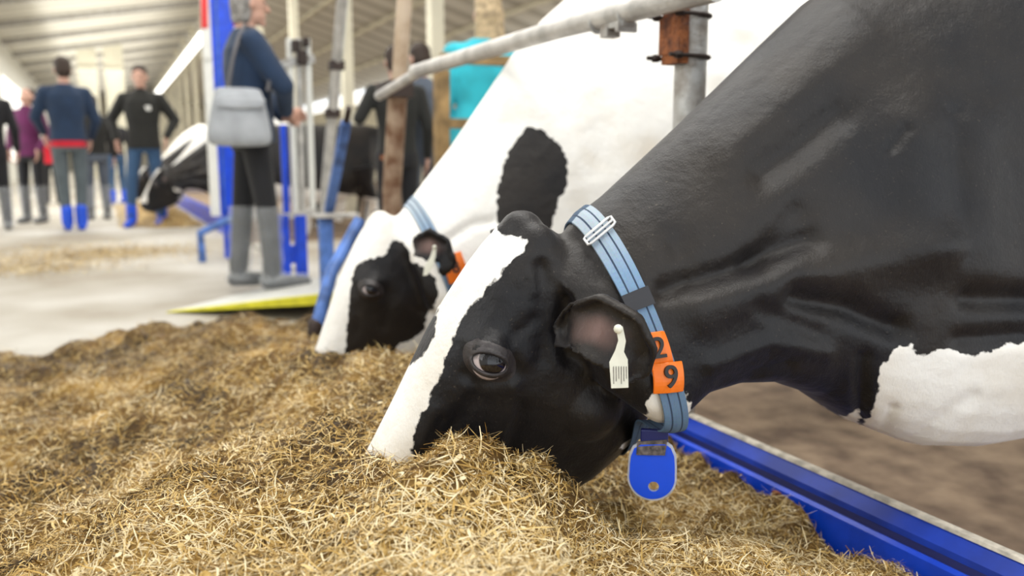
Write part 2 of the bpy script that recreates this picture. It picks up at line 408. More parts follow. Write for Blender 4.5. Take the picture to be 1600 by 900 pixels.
# ------------------------------------------------------------------ blue feed kerb
e = empty('feed_kerb', (1.13, 2.2, 0)); tag(e, 'blue steel feed kerb with a pale top edge beside the silage', 'feed kerb')
def prof(name, pts, m, y0=-.6, y1=4.25, **k):
    mb = MB(); mb.loft([[(x, y0, z) for x, z in pts], [(x, y1, z) for x, z in pts]]); return under(name, mb, m, e, **k)
prof('rail_cap', [(1.128, .176), (1.130, .186), (1.158, .203), (1.174, .204), (1.176, .15), (1.128, .160)], M['blueband'])
prof('pale_edge', [(1.155, .2035), (1.158, .2085), (1.173, .2085), (1.1775, .202)], M['cream'])
prof('groove', [(1.122, .165), (1.126, .1765), (1.17, .165), (1.16, .155)], M['bluedk'])
prof('face_panel', [(1.113, .161), (1.120, .166), (1.16, .160), (1.165, -.0), (1.088, -.0)], M['blue'])
for y in (1.13, 1.60, 3.2):
    b = MB(); b.box((1.104, y, .11), (.010, .018, .10)); s_ = under('joint_plate', b, M['rust'], e, bevel=.002)
    b = MB(); b.cap((1.098, y, .12), .008, (1.093, y, .12), .006, 8); under('bolt', b, M['galv2'], e, smooth=True)

# ------------------------------------------------------------------ pipe rail and posts
def pipe_obj(name, parts, base, label, cat, group=None):
    e = empty(name, base); tag(e, label, cat, group)
    for n, mb, m, sm in parts: under(n, mb, m, e, smooth=sm)
    return e
RX = 1.05
pa = atX(1120, -18, RX); pb = atX(648, 112, RX); pm = atX(880, 43, RX); pc = atX(592, 150, RX)
mb = MB(); mb.tube([pa, pm.lerp(pa, .5), pm, pm.lerp(pb, .5), pb], .0245, 24)
mb2 = MB(); mb2.tube([pb+Vector((0, -.10, .0)), pc], .0195, 20)
mb3 = MB(); cl = atX(965, 27, RX)
mb3.box(cl+Vector((0, 0, -.018)), (.03, .09, .012)); mb3.box(cl+Vector((.0, .03, -.03)), (.035, .03, .02)); mb3.box(cl+Vector((0, -.035, -.026)), (.05, .012, .02))
wb = [MB().tube([cl+Vector((0, yy-.22, 0)), cl+Vector((0, yy-.214, 0))], .0255, 20) for yy in (.18, .30)]
pipe_obj('neck_rail', [('pipe', mb, M['galv'], True), ('thin_pipe', mb2, M['galv'], True), ('saddle_clamp', mb3, M['galv2'], False), ('weld_band', wb[0], M['galv2'], True), ('weld_band', wb[1], M['galv2'], True)],
         pb, 'thick grey neck rail pipe running above the cows', 'rail')
# post beside the near cow
ptop = atX(1083, -30, 1.16); pbot = Vector((ptop.x, ptop.y, -.15)); pt2 = Vector((ptop.x, ptop.y, 1.75))
PX, PY = ptop.x, ptop.y
mb = MB(); mb.tube([pbot, pt2], .0345, 28)
zA = atX(1075, 28, PX).z; zB = atX(1072, 92, PX).z
mbr = MB(); mbr.box((PX-.042, PY+.0, (zA+zB)/2), (.03, .055, (zA-zB)+.03))
mbr.box((PX-.055, PY, (zA+zB)/2), (.01, .07, zA-zB-.01))
def ubolt(z):
    m_ = MB(); pts = [(PX-.085, PY+.04, z)]+[(PX+.0385*math.sin(a)+.0, PY+.0405*math.cos(a), z) for a in [math.pi*k/10 for k in range(11)]]+[(PX-.085, PY-.04, z)]
    m_.tube(pts, .0045, 8)
    for s_ in (-1, 1): m_.cap((PX-.066, PY+.04*s_, z), .009, (PX-.060, PY+.04*s_, z), .009, 6)
    return m_
pipe_obj('stall_post', [('pipe', mb, M['galv2'], True), ('rusty_bracket', mbr, M['rust'], False), ('u_bolt', ubolt(zA), M['dark'], True), ('u_bolt', ubolt(zB), M['dark'], True)],
         (PX, PY, -.15), 'thick grey pipe post with rusty bracket behind the near cow', 'post')
# brown post further back
def lean_post(x0, y0, x1, y1, X, r, zb, zt):
    a = atX(x0, y0, X); b = atX(x1, y1, X); d = (b-a)/(b.z-a.z)
    return a+d*(zb-a.z), a+d*(zt-a.z)
a = atX(612, 300, 1.15); b = atX(622, 140, 1.15); b2 = atX(632, 0, 1.15)
mb = MB(); mb.tube([Vector((a.x, a.y, -.15)), a, b], .042, 20)
mbt = MB(); mbt.tube([b-Vector((0, 0, .02)), b2, b2+(b2-b)*.8], .032, 20)
mbc = MB(); mbc.box(b+Vector((-.0, 0, .0)), (.10, .11, .07)); mbc.box(b+Vector((-.07, 0, .0)), (.02, .13, .05))
mbd = MB(); mbd.tube([a+Vector((0, 0, .14)), a+Vector((0, 0, .165))], .047, 20)
pipe_obj('stall_post', [('lower_post', mb, M['rustpost'], True), ('upper_pipe', mbt, M['tanpipe'], True), ('clamp', mbc, M['dark'], False), ('weld_band', mbd, M['rust'], True)],
         (a.x, a.y, -.15), 'brown rusted post where the neck rail ends', 'post')

# ------------------------------------------------------------------ timber gate, pen hardware in the middle distance
Yg = 4.1
g = [atY(690, 122, Yg), atY(674, 275, Yg), atY(830, 98, Yg), atY(690, 185, Yg), atY(850, 196, Yg), atY(690, 112, Yg)]
e = empty('timber_gate', (g[0].x, g[0].y, -.15)); tag(e, 'brown timber gate frame behind the far cow', 'gate')
mb = MB(); mb.bar((g[0].x-.02, g[0].y, -.15), (g[0].x, g[0].y, g[0].z+.04), .07, .07, (0, 1, 0)); under('post', mb, M['wood'], e, bevel=.005)
mb = MB(); mb.bar((g[0].x+2.0, g[0].y, -.15), (g[0].x+2.0, g[0].y, g[0].z+.04), .07, .07, (0, 1, 0)); under('post', mb, M['wood'], e, bevel=.005)
for z in (g[2].z, g[4].z, g[4].z-.42):
    mb = MB(); mb.bar((g[0].x, g[0].y, z), (g[0].x+2.0, g[0].y, z), .05, .05); under('rail', mb, M['wood'], e, bevel=.004)

def pole(px0, py0, px1, py1, X, r, m, label, nm='steel_post', clamps=(), zb=0.0, zt=None, group=None, cat='post'):
    a = atX(px0, py0, X); b = atX(px1, py1, X)
    parts = []
    bt = b if zt is None else b+(b-a)*((zt-b.z)/max(b.z-a.z, .01))
    mb = MB(); mb.tube([Vector((a.x, a.y, zb)), a, b, bt], r, 16); parts.append(('pipe', mb, m, True))
    for t in clamps:
        p = a.lerp(b, t); c = MB(); c.box(p, (r*2.4, r*2.6, .05))
        parts.append(('clamp', c, M['dark'], False))
    return pipe_obj(nm, parts, (a.x, a.y, zb), label, cat, group)
pole(506, 330, 535, 0, 1.18, .03, M['galv'], 'slender grey pipe post left of the brown rusted post', clamps=(.50, .72), zt=2.4)

# blue sorting gate: upright, plate, slanting bars
e = empty('blue_stall_gate', atX(512, 420, 1.02).xy.to_3d()); tag(e, 'blue bent bar stall divider left of the white faced cow', 'stall divider')
p = atX(508, 340, 1.02)
mb = MB(); mb.bar((p.x, p.y, 0), p, .07, .06, (0, 1, 0)); under('upright', mb, M['blue2'], e, bevel=.006)
mb = MB(); mb.bar(p+Vector((-.06, 0, .01)), p+Vector((.17, 0, .01)), .12, .02); under('top_plate', mb, M['galv'], e, bevel=.004)
a = atX(514, 330, 1.04); b = atX(541, 190, 1.04)
mb = MB(); mb.bar(a, b, .05, .035, (0, 1, 0)); under('slanting_bar', mb, M['blue2'], e, bevel=.008)
mb = MB(); mb.tube([b, b+(b-a)*.14], .016, 10); under('bar_end', mb, M['dark'], e, smooth=True)
q0 = at(562, 345, 2.75); q1 = at(518, 425, 2.65); q2 = at(498, 498, 2.55)
q2z = Vector((q2.x, q2.y, q2.z))
e = empty('divider_foot', (q2.x, q2.y, 0)); tag(e, 'pale blue slanting bar behind the white face of the far cow', 'stall divider')
mb = MB(); mb.tube([q0, q1, q2, Vector((q2.x-.015, q2.y, .01))], .021, 14); under('bar', mb, M['blue2'], e, smooth=True)
mb = MB(); mb.cap((q2.x-.01, q2.y, q2.z-.02), .026, (q2.x-.012, q2.y, q2.z-.07), .026); under('rubber_foot', mb, M['dark'], e, smooth=True)

# bundle of upright stanchion pipes
e = empty('stanchion_gate', atX(470, 336, 1.15)*Vector((1, 1, 0)) if False else (atX(470, 336, 1.15).x, atX(470, 336, 1.15).y, 0))
tag(e, 'light grey upright stanchion pipes right of the person with the grey bag', 'gate')
Ys = 5.5
for k, (x0, x1, m_) in enumerate([(452, 462, 'white'), (466, 473, 'galv'), (480, 489, 'white'), (442, 448, 'blue')]):
    a = atY(x1, 335, Ys); b = atY(x0, 60 if m_ != 'blue' else 195, Ys)
    mb = MB(); mb.tube([a, b], .022, 12); under('upright', mb, M[m_], e, smooth=True)
a = atY(443, 338, Ys); b = atY(494, 330, Ys); mb = MB(); mb.bar(a, b, .05, .04); under('lower_rail', mb, M['galv'], e)
a = atY(440, 100, Ys); b = atY(490, 92, Ys); mb = MB(); mb.bar(a, b, .06, .05); under('upper_rail', mb, M['galv2'], e)
for (x, y, s_) in ((462, 72, .05), (472, 90, .06), (478, 66, .04)):
    mb = MB(); mb.box(atY(x, y, Ys-.05), (s_, .06, s_*1.5)); under('latch', mb, M['dark'], e, bevel=.01)
a = atY(468, 336, Ys); mb = MB(); mb.bar((a.x, a.y, 0), a, .075, .06, (0, 1, 0)); under('leg', mb, M['blue'], e, bevel=.006)
a = atY(437, 336, Ys); mb = MB(); mb.bar((a.x, a.y, 0), a, .11, .06, (0, 1, 0)); under('leg', mb, M['blue'], e, bevel=.006)
a = atY(440, 400, Ys); b = atY(470, 395, Ys); mb = MB(); mb.bar(a, b, .03, .12); under('foot_plate', mb, M['blue'], e, bevel=.004)

# tall blue panel column with white edge
Yp = 6.9
e = empty('blue_column', (atY(345, 400, Yp).x, Yp, 0)); tag(e, 'tall blue steel column with white edging and red ends behind the person with the bag', 'column')
def strip(name, x0t, x1t, x0b, x1b, yt, yb, Y, m, t=.10):
    P4 = [atY(x0t, yt, Y), atY(x1t, yt, Y), atY(x1b, yb, Y), atY(x0b, yb, Y)]
    mb = MB(); mb.loft([[p for p in P4], [p+Vector((0, t, 0)) for p in P4]]); return under(name, mb, m, e, bevel=.004)
strip('panel', 317, 384, 341, 392, -120, 335, Yp, M['blue'])
strip('white_edge', 308, 321, 331, 345, -120, 338, Yp-.03, M['white'], .08)
strip('seam', 331, 334, 350, 352, -120, 330, Yp-.012, M['blue2'], .02)
strip('red_end', 312, 322, 315, 325, -120, 44, Yp-.05, M['red'], .05)
strip('red_end', 364, 379, 366, 381, -120, 40, Yp-.05, M['red'], .05)
strip('white_plate', 315, 325, 319, 331, 45, 92, Yp-.05, M['white'], .05)
strip('white_plate', 366, 380, 367, 380, 41, 58, Yp-.05, M['white'], .05)
a = atY(366, 335, Yp+.04)
mb = MB(); mb.bar((a.x, a.y+.06, 0), (a.x, a.y+.06, a.z+.1), .16, .1, (0, 1, 0)); under('base_leg', mb, M['blue'], e, bevel=.006)
a = atY(352, 345, Yp-.1); b = atY(313, 364, Yp-.1)
mb = MB(); mb.tube([a+Vector((.1, 0, .02)), a, b, Vector((b.x+.005, b.y, .0))], .03, 12); under('guard_hoop', mb, M['blue2'], e, smooth=True)

# ramp with yellow edge
A = atZ(262, 488, .0); B = atZ(497, 462, .13)
dr = Vector((B.x-A.x, B.y-A.y, 0)).normalized(); nr = Vector((-dr.y, dr.x, 0))
if nr.y < 0: nr = -nr
L_ = (Vector((B.x, B.y, 0))-Vector((A.x, A.y, 0))).length; Wd = 1.15
e = empty('ramp', (A.x, A.y, 0)); tag(e, 'pale ramp board with a bright yellow front edge', 'ramp')
B2 = Vector((A.x, A.y, 0))+dr*(L_+.35)
zt = .13*(L_+.35)/L_
mb = MB(); a0 = Vector((A.x, A.y, .004)); mb.add([a0, B2+Vector((0, 0, zt)), B2+nr*Wd+Vector((0, 0, zt)), a0+nr*Wd,
    a0-Vector((0, 0, .004)), B2+Vector((0, 0, zt-.03)), B2+nr*Wd+Vector((0, 0, zt-.03)), a0+nr*Wd-Vector((0, 0, .004))],
    [(0, 1, 2, 3), (7, 6, 5, 4), (4, 5, 1, 0), (5, 6, 2, 1), (6, 7, 3, 2), (7, 4, 0, 3)])
under('board', mb, M['ramp'], e)
mb = MB(); mb.add([a0-nr*.012, B2-nr*.012+Vector((0, 0, zt+.006)), B2+nr*.05+Vector((0, 0, zt+.006)), a0+nr*.05,
    a0-nr*.012-Vector((0, 0, .004)), B2-nr*.012+Vector((0, 0, zt-.06)), B2+nr*.05+Vector((0, 0, zt-.06)), a0+nr*.05-Vector((0, 0, .004))],
    [(0, 1, 2, 3), (7, 6, 5, 4), (4, 5, 1, 0), (5, 6, 2, 1), (6, 7, 3, 2), (7, 4, 0, 3)])
under('yellow_edge', mb, M['yellow'], e)
for k in (.1, 1.0):
    mb = MB(); c = B2+nr*k-dr*.12; mb.box((c.x, c.y, (zt-.035)/2), (.06, .06, zt-.035)); under('support', mb, M['dark'], e)
RAMP = (Vector((A.x, A.y, 0)), dr, nr, .13/L_)
def ramp_z(p): return max(0, (Vector((p[0], p[1], 0))-RAMP[0]).dot(RAMP[1])*RAMP[3])+.004

# ------------------------------------------------------------------ cows
HEAD = [  # a, f_top, f_bottom, half-width top, half-width bottom
 (.000, -.026, -.10, .030, .028), (.010, -.010, -.15, .055, .045), (.028, .003, -.22, .074, .055), (.06, .012, -.30, .086, .062), (.10, .018, -.343, .098, .066),
 (.16, .023, -.366, .106, .070), (.21, .025, -.366, .104, .070), (.26, .025, -.353, .090, .068), (.31, .025, -.330, .074, .064),
 (.37, .025, -.288, .062, .056), (.43, .025, -.230, .058, .050), (.475, .020, -.185, .062, .050), (.505, .005, -.150, .060, .047), (.525, -.030, -.120, .040, .034)]
def head_frame(poll_px, depth, udir, psi):
    o = at(*poll_px, depth); v = (o-CAM).normalized()
    R2 = v.cross(Vector((0, 0, 1))).normalized(); U2 = R2.cross(v).normalized()
    ux, uy = udir; l = math.hypot(ux, uy); ux /= l; uy /= l
    u = (R2*ux - U2*uy).normalized(); nimg = (-(U2*ux) - R2*uy)
    nimg = u.cross(v); nimg = nimg if nimg.dot(R2) < 0 else -nimg
    n = nimg*math.cos(psi) - v*math.sin(psi); s = -v*math.cos(psi) - nimg*math.sin(psi)
    return o, u, n.normalized(), s.normalized()
def ring(c, ax, ay, wt, wb, N=36, p=2.5):
    """superellipse ring, ax = half axis toward the top, ay = unit lateral"""
    out = []
    for j in range(N):
        t = 2*math.pi*j/N; cx = math.cos(t); sx = math.sin(t)
        x = math.copysign(abs(cx)**(2/p), cx); y = math.copysign(abs(sx)**(2/p), sx)
        w = wb+(wt-wb)*(x*.5+.5); out.append(c+ax*x+ay*(w*y))
    return out
def leg(mb, x, y, z, pts):
    P_ = [Vector((x+a, y+b, z+c)) for a, b, c, r in pts]; mb.tube(P_, [q[3] for q in pts], 16)

def ear_mesh(mb, pts, wvec, curl, widths, th=.0085):
    """leaf of rings: pts = midrib, wvec = direction across, curl = direction the rims bend to"""
    n = 12; m = len(pts); outer = []; inner = []
    rings = []
    for i, (p, wd) in enumerate(zip(pts, widths)):
        d = (pts[min(i+1, m-1)]-pts[max(i-1, 0)]).normalized()
        wv = (wvec-d*wvec.dot(d)).normalized(); cu = (curl-d*curl.dot(d)-wv*curl.dot(wv)).normalized()
        top = []; bot = []
        for j in range(n+1):
            a = math.radians(-75+205*j/n); rr = wd
            q = p+wv*(rr*math.sin(a)*.95)+cu*(rr*(1-math.cos(a))*.42)
            nn = (cu*math.cos(a)-wv*math.sin(a)); top.append(q+nn*th*.5); bot.append(q-nn*th*.5)
        rings.append(top+bot[::-1])
    mb.loft(rings)

def cow(name, hf, sc, neck, body, feetz, voxel, ears, whites, inverted, bumps, ear_spec, leg_x, pxbump=None, smooth=5, white_ear=False):
    o, u, n, s = hf
    mb = MB()
    rings = []
    for a, ft, fb, wt, wb in HEAD:
        c = o+u*(a*sc)+n*((ft+fb)/2*sc); rings.append(ring(c, n*((ft-fb)/2*sc), s, wt*sc, wb*sc, p=2.7))
    mb.loft(rings)
    # cheek muscles, brow ridges, poll tuft, lips
    for sd in (-1, 1):
        mb.ell(o+u*.20*sc-n*.225*sc+s*sd*.045*sc, (.060*sc,)*3)
        mb.ell(o+u*.185*sc-n*.030*sc+s*sd*.088*sc, (.028*sc,)*3, None)
        mb.ell(o+u*.49*sc-n*.055*sc+s*sd*.036*sc, (.032*sc,)*3)
    mb.ell(o+u*.020*sc-n*.026*sc, (.034*sc, .034*sc, .034*sc))
    for sd in (-1, 0, 1): mb.ell(o+u*.026*sc-n*(.044-.004*abs(sd))*sc+s*sd*.026*sc, (.033*sc,)*3)
    mb.ell(o+u*.038*sc-n*.010*sc, (.024*sc,)*3); mb.ell(o+u*.020*sc-n*.066*sc, (.026*sc,)*3)
    rings = []
    for T, B, d, wd, lat in neck:
        T3 = at(*T, d); B3 = at(*B, d); c = (T3+B3)/2
        rings.append(ring(c, (T3-B3)/2, lat, wd*.80, wd*1.0, p=2.2))
    for (c, hz, wt, wb, lat) in body:
        rings.append(ring(Vector(c), Vector((0, 0, hz)), Vector(lat), wt, wb, p=2.35))
    mb.loft(rings)
    # legs
    for (x, y, front) in leg_x:
        if front:
            P_ = [(x, y, .58, .085), (x+.01, y, .40, .060), (x-.01, y, .24, .040), (x-.005, y, .19, .043), (x, y, .02, .027), (x, y, feetz+.10, .028), (x-.03, y, feetz+.05, .036), (x-.045, y, feetz+.005, .047)]
        else:
            P_ = [(x-.1, y, .70, .16), (x-.06, y, .50, .10), (x+.02, y, .34, .060), (x+.09, y, .26, .042), (x+.07, y, .19, .036), (x+.03, y, feetz+.12, .028), (x, y, feetz+.06, .036), (x-.02, y, feetz+.005, .047)]
        mb.tube([Vector(q[:3]) for q in P_], [q[3] for q in P_], 16)
    for e_ in ear_spec: ear_mesh(mb, *e_)
    # tail
    bx = Vector(body[-1][0]); mb.tube([bx+Vector((.05, 0, .22)), bx+Vector((.12, 0, .12)), bx+Vector((.14, 0, -.2)), bx+Vector((.13, 0, -.6))], [.035, .028, .02, .03], 10)
    me = remesh(mb, voxel, smooth, name)
    P = get_co(me); Nn = get_no(me)
    px, py, z = npx(P)
    tc = np.array(CAM)-P; tc /= np.linalg.norm(tc, axis=1)[:, None]
    face = np.clip((Nn*tc).sum(1)*1.6, 0, 1)
    k = z/FPX
    disp = np.zeros(len(P))
    for line, wd, amp in bumps:
        d = seg_dist(px, py, line, False) if len(line) > 1 else np.hypot(px-line[0][0], py-line[0][1])
        disp += amp*np.exp(-(d/wd)**2)
    P2 = P+Nn*(disp*face)[:, None]
    # small unevenness of the hide
    set_co(me, P2)
    sd = np.full(len(P), -1e3)
    for poly in whites: sd = np.maximum(sd, poly_sd(px, py, poly))
    sd = sd*k
    if inverted: sd = -sd
    # ear mask: verts near an ear midrib facing its curl
    earm = np.zeros(len(P))
    for (pts, wv, cu, wds) in ear_spec:
        A_ = np.array([list(p) for p in pts]); cu_ = np.array(cu)
        dm = np.full(len(P), 9.); tt = np.zeros(len(P))
        for i in range(len(A_)-1):
            a = A_[i]; b = A_[i+1]; ab = b-a; t = np.clip(((P-a)@ab)/(ab@ab), 0, 1); dd = np.linalg.norm(P-a-t[:, None]*ab, axis=1)
            tt = np.where(dd < dm, i+t, tt); dm = np.minimum(dm, dd)
        near = dm < .052*sc
        seed = np.clip(1-np.abs(tt-2.0)/1.3, 0, 1)*np.clip(1.5-dm/(.016*sc), 0, 1)
        wv_ = np.array(wv); 
        earm = np.where(near & (tt > .25), np.maximum(earm, np.clip((Nn@cu_)*2, 0, 1)*seed), earm)
        isear = near & (tt > .6)
        if white_ear: sd = np.where(isear, -.02, sd)
        else: sd = np.where(isear, -.02, sd)
    fattr(me, 'patch', sd); fattr(me, 'ear', earm)
    return me, o, u, n, s

def cowthing(name, me, label, group=None):
    P = get_co(me); zmin = P[:, 2].min(); c = P[P[:, 2] < zmin+.1]
    e = empty(name, (float(c[:, 0].mean()), float(c[:, 1].mean()), float(zmin))); tag(e, label, 'cow', group)
    b = link('body', me, M['coat']); move_verts_to(b, e)
    return e, b

def make_eye(par, bv, px, py, sc, ppm, almond, er=.0255):
    hit, nrm, _, dist = bv.ray_cast(CAM, ray(px, py))
    v = ray(px, py); ez = (nrm*.75-v*.45).normalized()
    ex = (RT-ez*RT.dot(ez)).normalized(); ey = ez.cross(ex)
    if ey.dot(UP) < 0: ey = -ey
    C = hit-ez*(er*sc*.70)
    e_ = MB(); e_.ell((0, 0, 0), (1, 1, 1), n=32, m=24)
    eo = link('eyeball', e_.mesh('eyeball'), M['eye'], par)
    rot = Matrix((ex, ey, ez)).transposed().to_4x4()
    # iris looks slightly forward and down
    tilt = Matrix.Rotation(math.radians(-11), 4, 'X') @ Matrix.Rotation(math.radians(14), 4, 'Y')
    W = Matrix.Translation(C) @ rot @ tilt @ Matrix.Scale(er*sc, 4)
    eo.matrix_basis = par.matrix_basis.inverted() @ W
    # lids: loops from the almond opening out to the coat
    n = 48; loops = []
    K = dist/FPX
    op = []
    for i in range(n):
        t = 2*math.pi*i/n; x = math.cos(t); y = math.sin(t)
        w_, hu, hl, tl = almond
        xx = w_*x; yy = (hu if y > 0 else hl)*math.copysign(abs(y)**.85, y)+tl*x
        op.append((xx*K, yy*K))
    for k, (gr, lift) in enumerate([(1.0, -.0005), (1.02, .0018), (1.10, .0030), (1.20, .0024), (1.30, .0010), (1.42, .0008), (1.52, -.0006), (1.62, -.003)]):
        L2 = []
        for (x, y) in op:
            g = gr; X = x*g; Y = y*g*(1+.06*k)
            r2 = (X*X+Y*Y); rr = er*sc*1.03
            zs = math.sqrt(max(rr*rr-r2, 0)) if r2 < rr*rr else 0
            ps = C+ex*X+ey*Y+ez*zs
            org = C+ex*X+ey*Y+ez*.08
            h2 = bv.ray_cast(org, -ez)[0]
            if h2 is None: h2 = ps
            t = min(1, max(0, (gr-1.0)/.45)); t = t*t*(3-2*t)
            L2.append(ps.lerp(h2, t)+ez*(lift*sc))
        loops.append(L2)
    mb = MB(); mb.loft(loops, cap=False); lo = obj('eyelid', mb, M['lid'], None, smooth=False); lo.data.polygons.foreach_set('use_smooth', [True]*len(lo.data.polygons))
    so = lo.modifiers.new('th', 'SOLIDIFY'); so.thickness = .0012; so.offset = -1
    move_verts_to(lo, par)
    # lashes
    mb = MB()
    for i in range(34):
        t = math.radians(20+140*i/33); w_, hu, hl, tl = almond
        x = w_*math.cos(t)*K; y = (hu*math.sin(t)**.85+tl*math.cos(t))*K
        p0 = C+ex*x+ey*y+ez*(math.sqrt(max((er*sc)**2-x*x-y*y, 0))+.002*sc)
        d = (ex*(x*18)+ey*.25+ez*.9-UP*.55).normalized(); L = .013*sc
        mb.tube([p0, p0+d*L*.5-UP*.0008, p0+d*L-UP*.003], [.0004, .0003, .0001], 4)
    move_verts_to(obj('eyelashes', mb, M['ink']), par)
    return C

LATB = Vector((-.03, -1, 0)).normalized()
def latmix(s, t): return (s.lerp(LATB, t)).normalized()

# --- near cow
hf1 = head_frame((802, 333), 1.17, (-.468, .884), math.radians(24))
s1 = hf1[3]
neck1 = [((845, 400), (935, 600), 1.17, .070, s1), ((872, 384), (1015, 655), 1.18, .088, latmix(s1, .1)), ((905, 337), (1046, 650), 1.20, .098, latmix(s1, .2)),
 ((948, 306), (1085, 608), 1.22, .108, latmix(s1, .35)), ((1000, 258), (1135, 593), 1.25, .118, latmix(s1, .5)), ((1062, 200), (1195, 592), 1.28, .130, latmix(s1, .65)),
 ((1130, 134), (1255, 612), 1.32, .145, latmix(s1, .8)), ((1200, 66), (1320, 655), 1.36, .165, latmix(s1, .9)), ((1275, -5), (1410, 690), 1.40, .19, LATB),
 ((1350, -55), (1490, 690), 1.45, .225, LATB), ((1450, -100), (1590, 668), 1.50, .265, LATB)]
b0 = (at(1450, -100, 1.5)+at(1590, 668, 1.5))/2
body1 = [((b0.x+.16, b0.y+.015, .74), .45, .22, .29, LATB), ((b0.x+.42, b0.y+.03, .74), .46, .25, .34, LATB), ((b0.x+.8, b0.y+.05, .73), .48, .27, .38, LATB), ((b0.x+1.2, b0.y+.07, .74), .47, .30, .38, LATB),
         ((b0.x+1.5, b0.y+.09, .84), .38, .28, .30, LATB), ((b0.x+1.68, b0.y+.10, .95), .24, .18, .2, LATB), ((b0.x+1.74, b0.y+.10, .98), .12, .08, .1, LATB)]
V = lambda x, y, d: at(x, y, d)
toward = -ray(960, 520)
ear1 = ([V(868, 530, 1.10), V(900, 516, 1.07), V(936, 516, 1.045), V(966, 534, 1.035), V(986, 563, 1.035), V(998, 596, 1.04)],
        (UP*.85+RT*.5).normalized(), (toward*.9-UP*.35-RT*.15).normalized(), [.016, .032, .044, .044, .033, .012])
# the far ear mirrors the near one across the head's median plane
def mirror(pt, hf): o, u, n, s = hf; return pt-s*(2*(pt-o).dot(s))
def mvec(v, hf): s = hf[3]; return v-s*(2*v.dot(s))
ear1m = ([mirror(p, hf1) for p in ear1[0]], mvec(ear1[1], hf1), mvec(ear1[2], hf1), ear1[3])
W1 = [[(772, 344), (779, 358), (789, 367), (800, 371), (823, 373), (819, 390), (809, 404), (789, 418), (775, 436), (753, 458), (735, 480), (720, 499), (707, 530), (693, 567),
       (685, 591), (670, 628), (652, 659), (647, 681), (645, 712), (640, 790), (480, 800), (560, 660), (640, 570), (655, 562), (673, 540), (681, 505), (685, 478), (692, 450), (722, 405), (744, 372), (752, 360)],
      [(1286, 635), (1305, 651), (1331, 648), (1340, 645), (1342, 666), (1354, 662), (1365, 639), (1373, 602), (1378, 572), (1398, 541), (1427, 537), (1433, 553), (1480, 546), (1500, 551), (1527, 557),
       (1553, 543), (1600, 536), (1900, 500), (2300, 560), (2300, 1500), (1288, 1500)],
      [(1016, 615), (1012, 645), (1001, 672), (966, 697), (983, 704), (940, 752), (895, 780), (900, 830), (1080, 830), (1078, 640), (1072, 613), (1050, 640), (1030, 615)]]
BUMPS1 = [([(1040, 452), (1160, 418), (1265, 372)], 19, -.018), ([(1195, 262), (1250, 225), (1310, 175)], 30, -.017), ([(1180, 405), (1215, 370), (1250, 335)], 24, -.013),
 ([(1100, 482), (1230, 440), (1400, 400), (1480, 390)], 36, .018), ([(1240, 462), (1320, 478), (1400, 512)], 20, -.020), ([(1392, 232), (1412, 205)], 10, -.007),
 ([(1515, 465), (1640, 470)], 20, -.018), ([(1500, 530), (1640, 520)], 14, -.010), ([(1430, 200), (1450, 380)], 48, .013), ([(1530, 200), (1540, 420)], 40, .010), ([(1490, 180), (1500, 400)], 16, -.005),
 ([(1150, 230), (1330, 60)], 46, .010), ([(1110, 570), (1200, 535), (1290, 550)], 14, .008), ([(1130, 600), (1230, 570)], 10, -.006), ([(1330, 690), (1345, 640), (1350, 560)], 12, -.010), ([(1375, 680), (1395, 640)], 8, -.008), ([(1420, 690), (1520, 620)], 12, -.005), ([(1060, 380), (1070, 430)], 22, -.008), ([(1180, 480), (1280, 520)], 14, -.006),
 # head
 ([(766, 566)], 26, -.009), ([(735, 535), (765, 522), (800, 535), (818, 560)], 13, .006), ([(730, 605), (765, 612), (800, 600)], 12, .003), ([(742, 600), (726, 585)], 9, -.004),
 ([(745, 618), (715, 665), (690, 690)], 15, -.006), ([(800, 600), (790, 650), (770, 705)], 12, .006), ([(815, 640), (800, 700), (790, 740)], 12, -.006),
 ([(845, 420), (850, 500), (848, 560)], 14, -.006), ([(885, 470), (875, 520), (890, 560)], 12, -.010), ([(690, 655), (672, 690)], 7, -.004), ([(712, 640), (695, 700)], 7, -.0035), ([(830, 430), (835, 455)], 7, .004), ([(848, 410), (856, 440)], 6, -.004), ([(800, 530), (835, 500)], 10, -.004), ([(735, 500), (760, 470)], 16, -.003), ([(895, 640)], 60, .006), ([(985, 610), (1005, 560)], 14, -.006),
 ([(830, 400), (812, 440)], 10, .003), ([(905, 375), (940, 430)], 16, -.006), ([(1015, 640), (970, 690), (920, 745)], 12, .004), ([(680, 640), (665, 690)], 14, .004), ([(850, 700), (900, 740)], 18, -.003)]
me1, o1, u1, n1, sx1 = cow('near_cow_body', hf1, 1.0, neck1, body1, -.15, .0052, None, W1, False, BUMPS1, [ear1, ear1m],
    [(b0.x+.66, b0.y-.20, 1), (b0.x+.80, b0.y+.22, 1), (b0.x+1.5, b0.y-.18, 0), (b0.x+1.55, b0.y+.32, 0)], smooth=6)
bv1 = bvh_of(me1)
C1, body1o = cowthing('cow', me1, 'large black cow with a white blaze eating silage in the foreground')
make_eye(C1, bv1, 765, 567, 1.0, 1150, (27, 15, 16, -5))
# muzzle skin pad (mostly in the feed)
def muzzle(par, hf, sc):
    o, u, n, s = hf
    mb = MB(); c = o+u*.505*sc-n*.075*sc
    rot = Matrix((s, n, u)).transposed()
    mb.ell(c, (.058*sc, .062*sc, .030*sc), rot, 24, 16); q = link('muzzle', mb.mesh('muzzle'), M['nose']); move_verts_to(q, par)
muzzle(C1, hf1, 1.0)

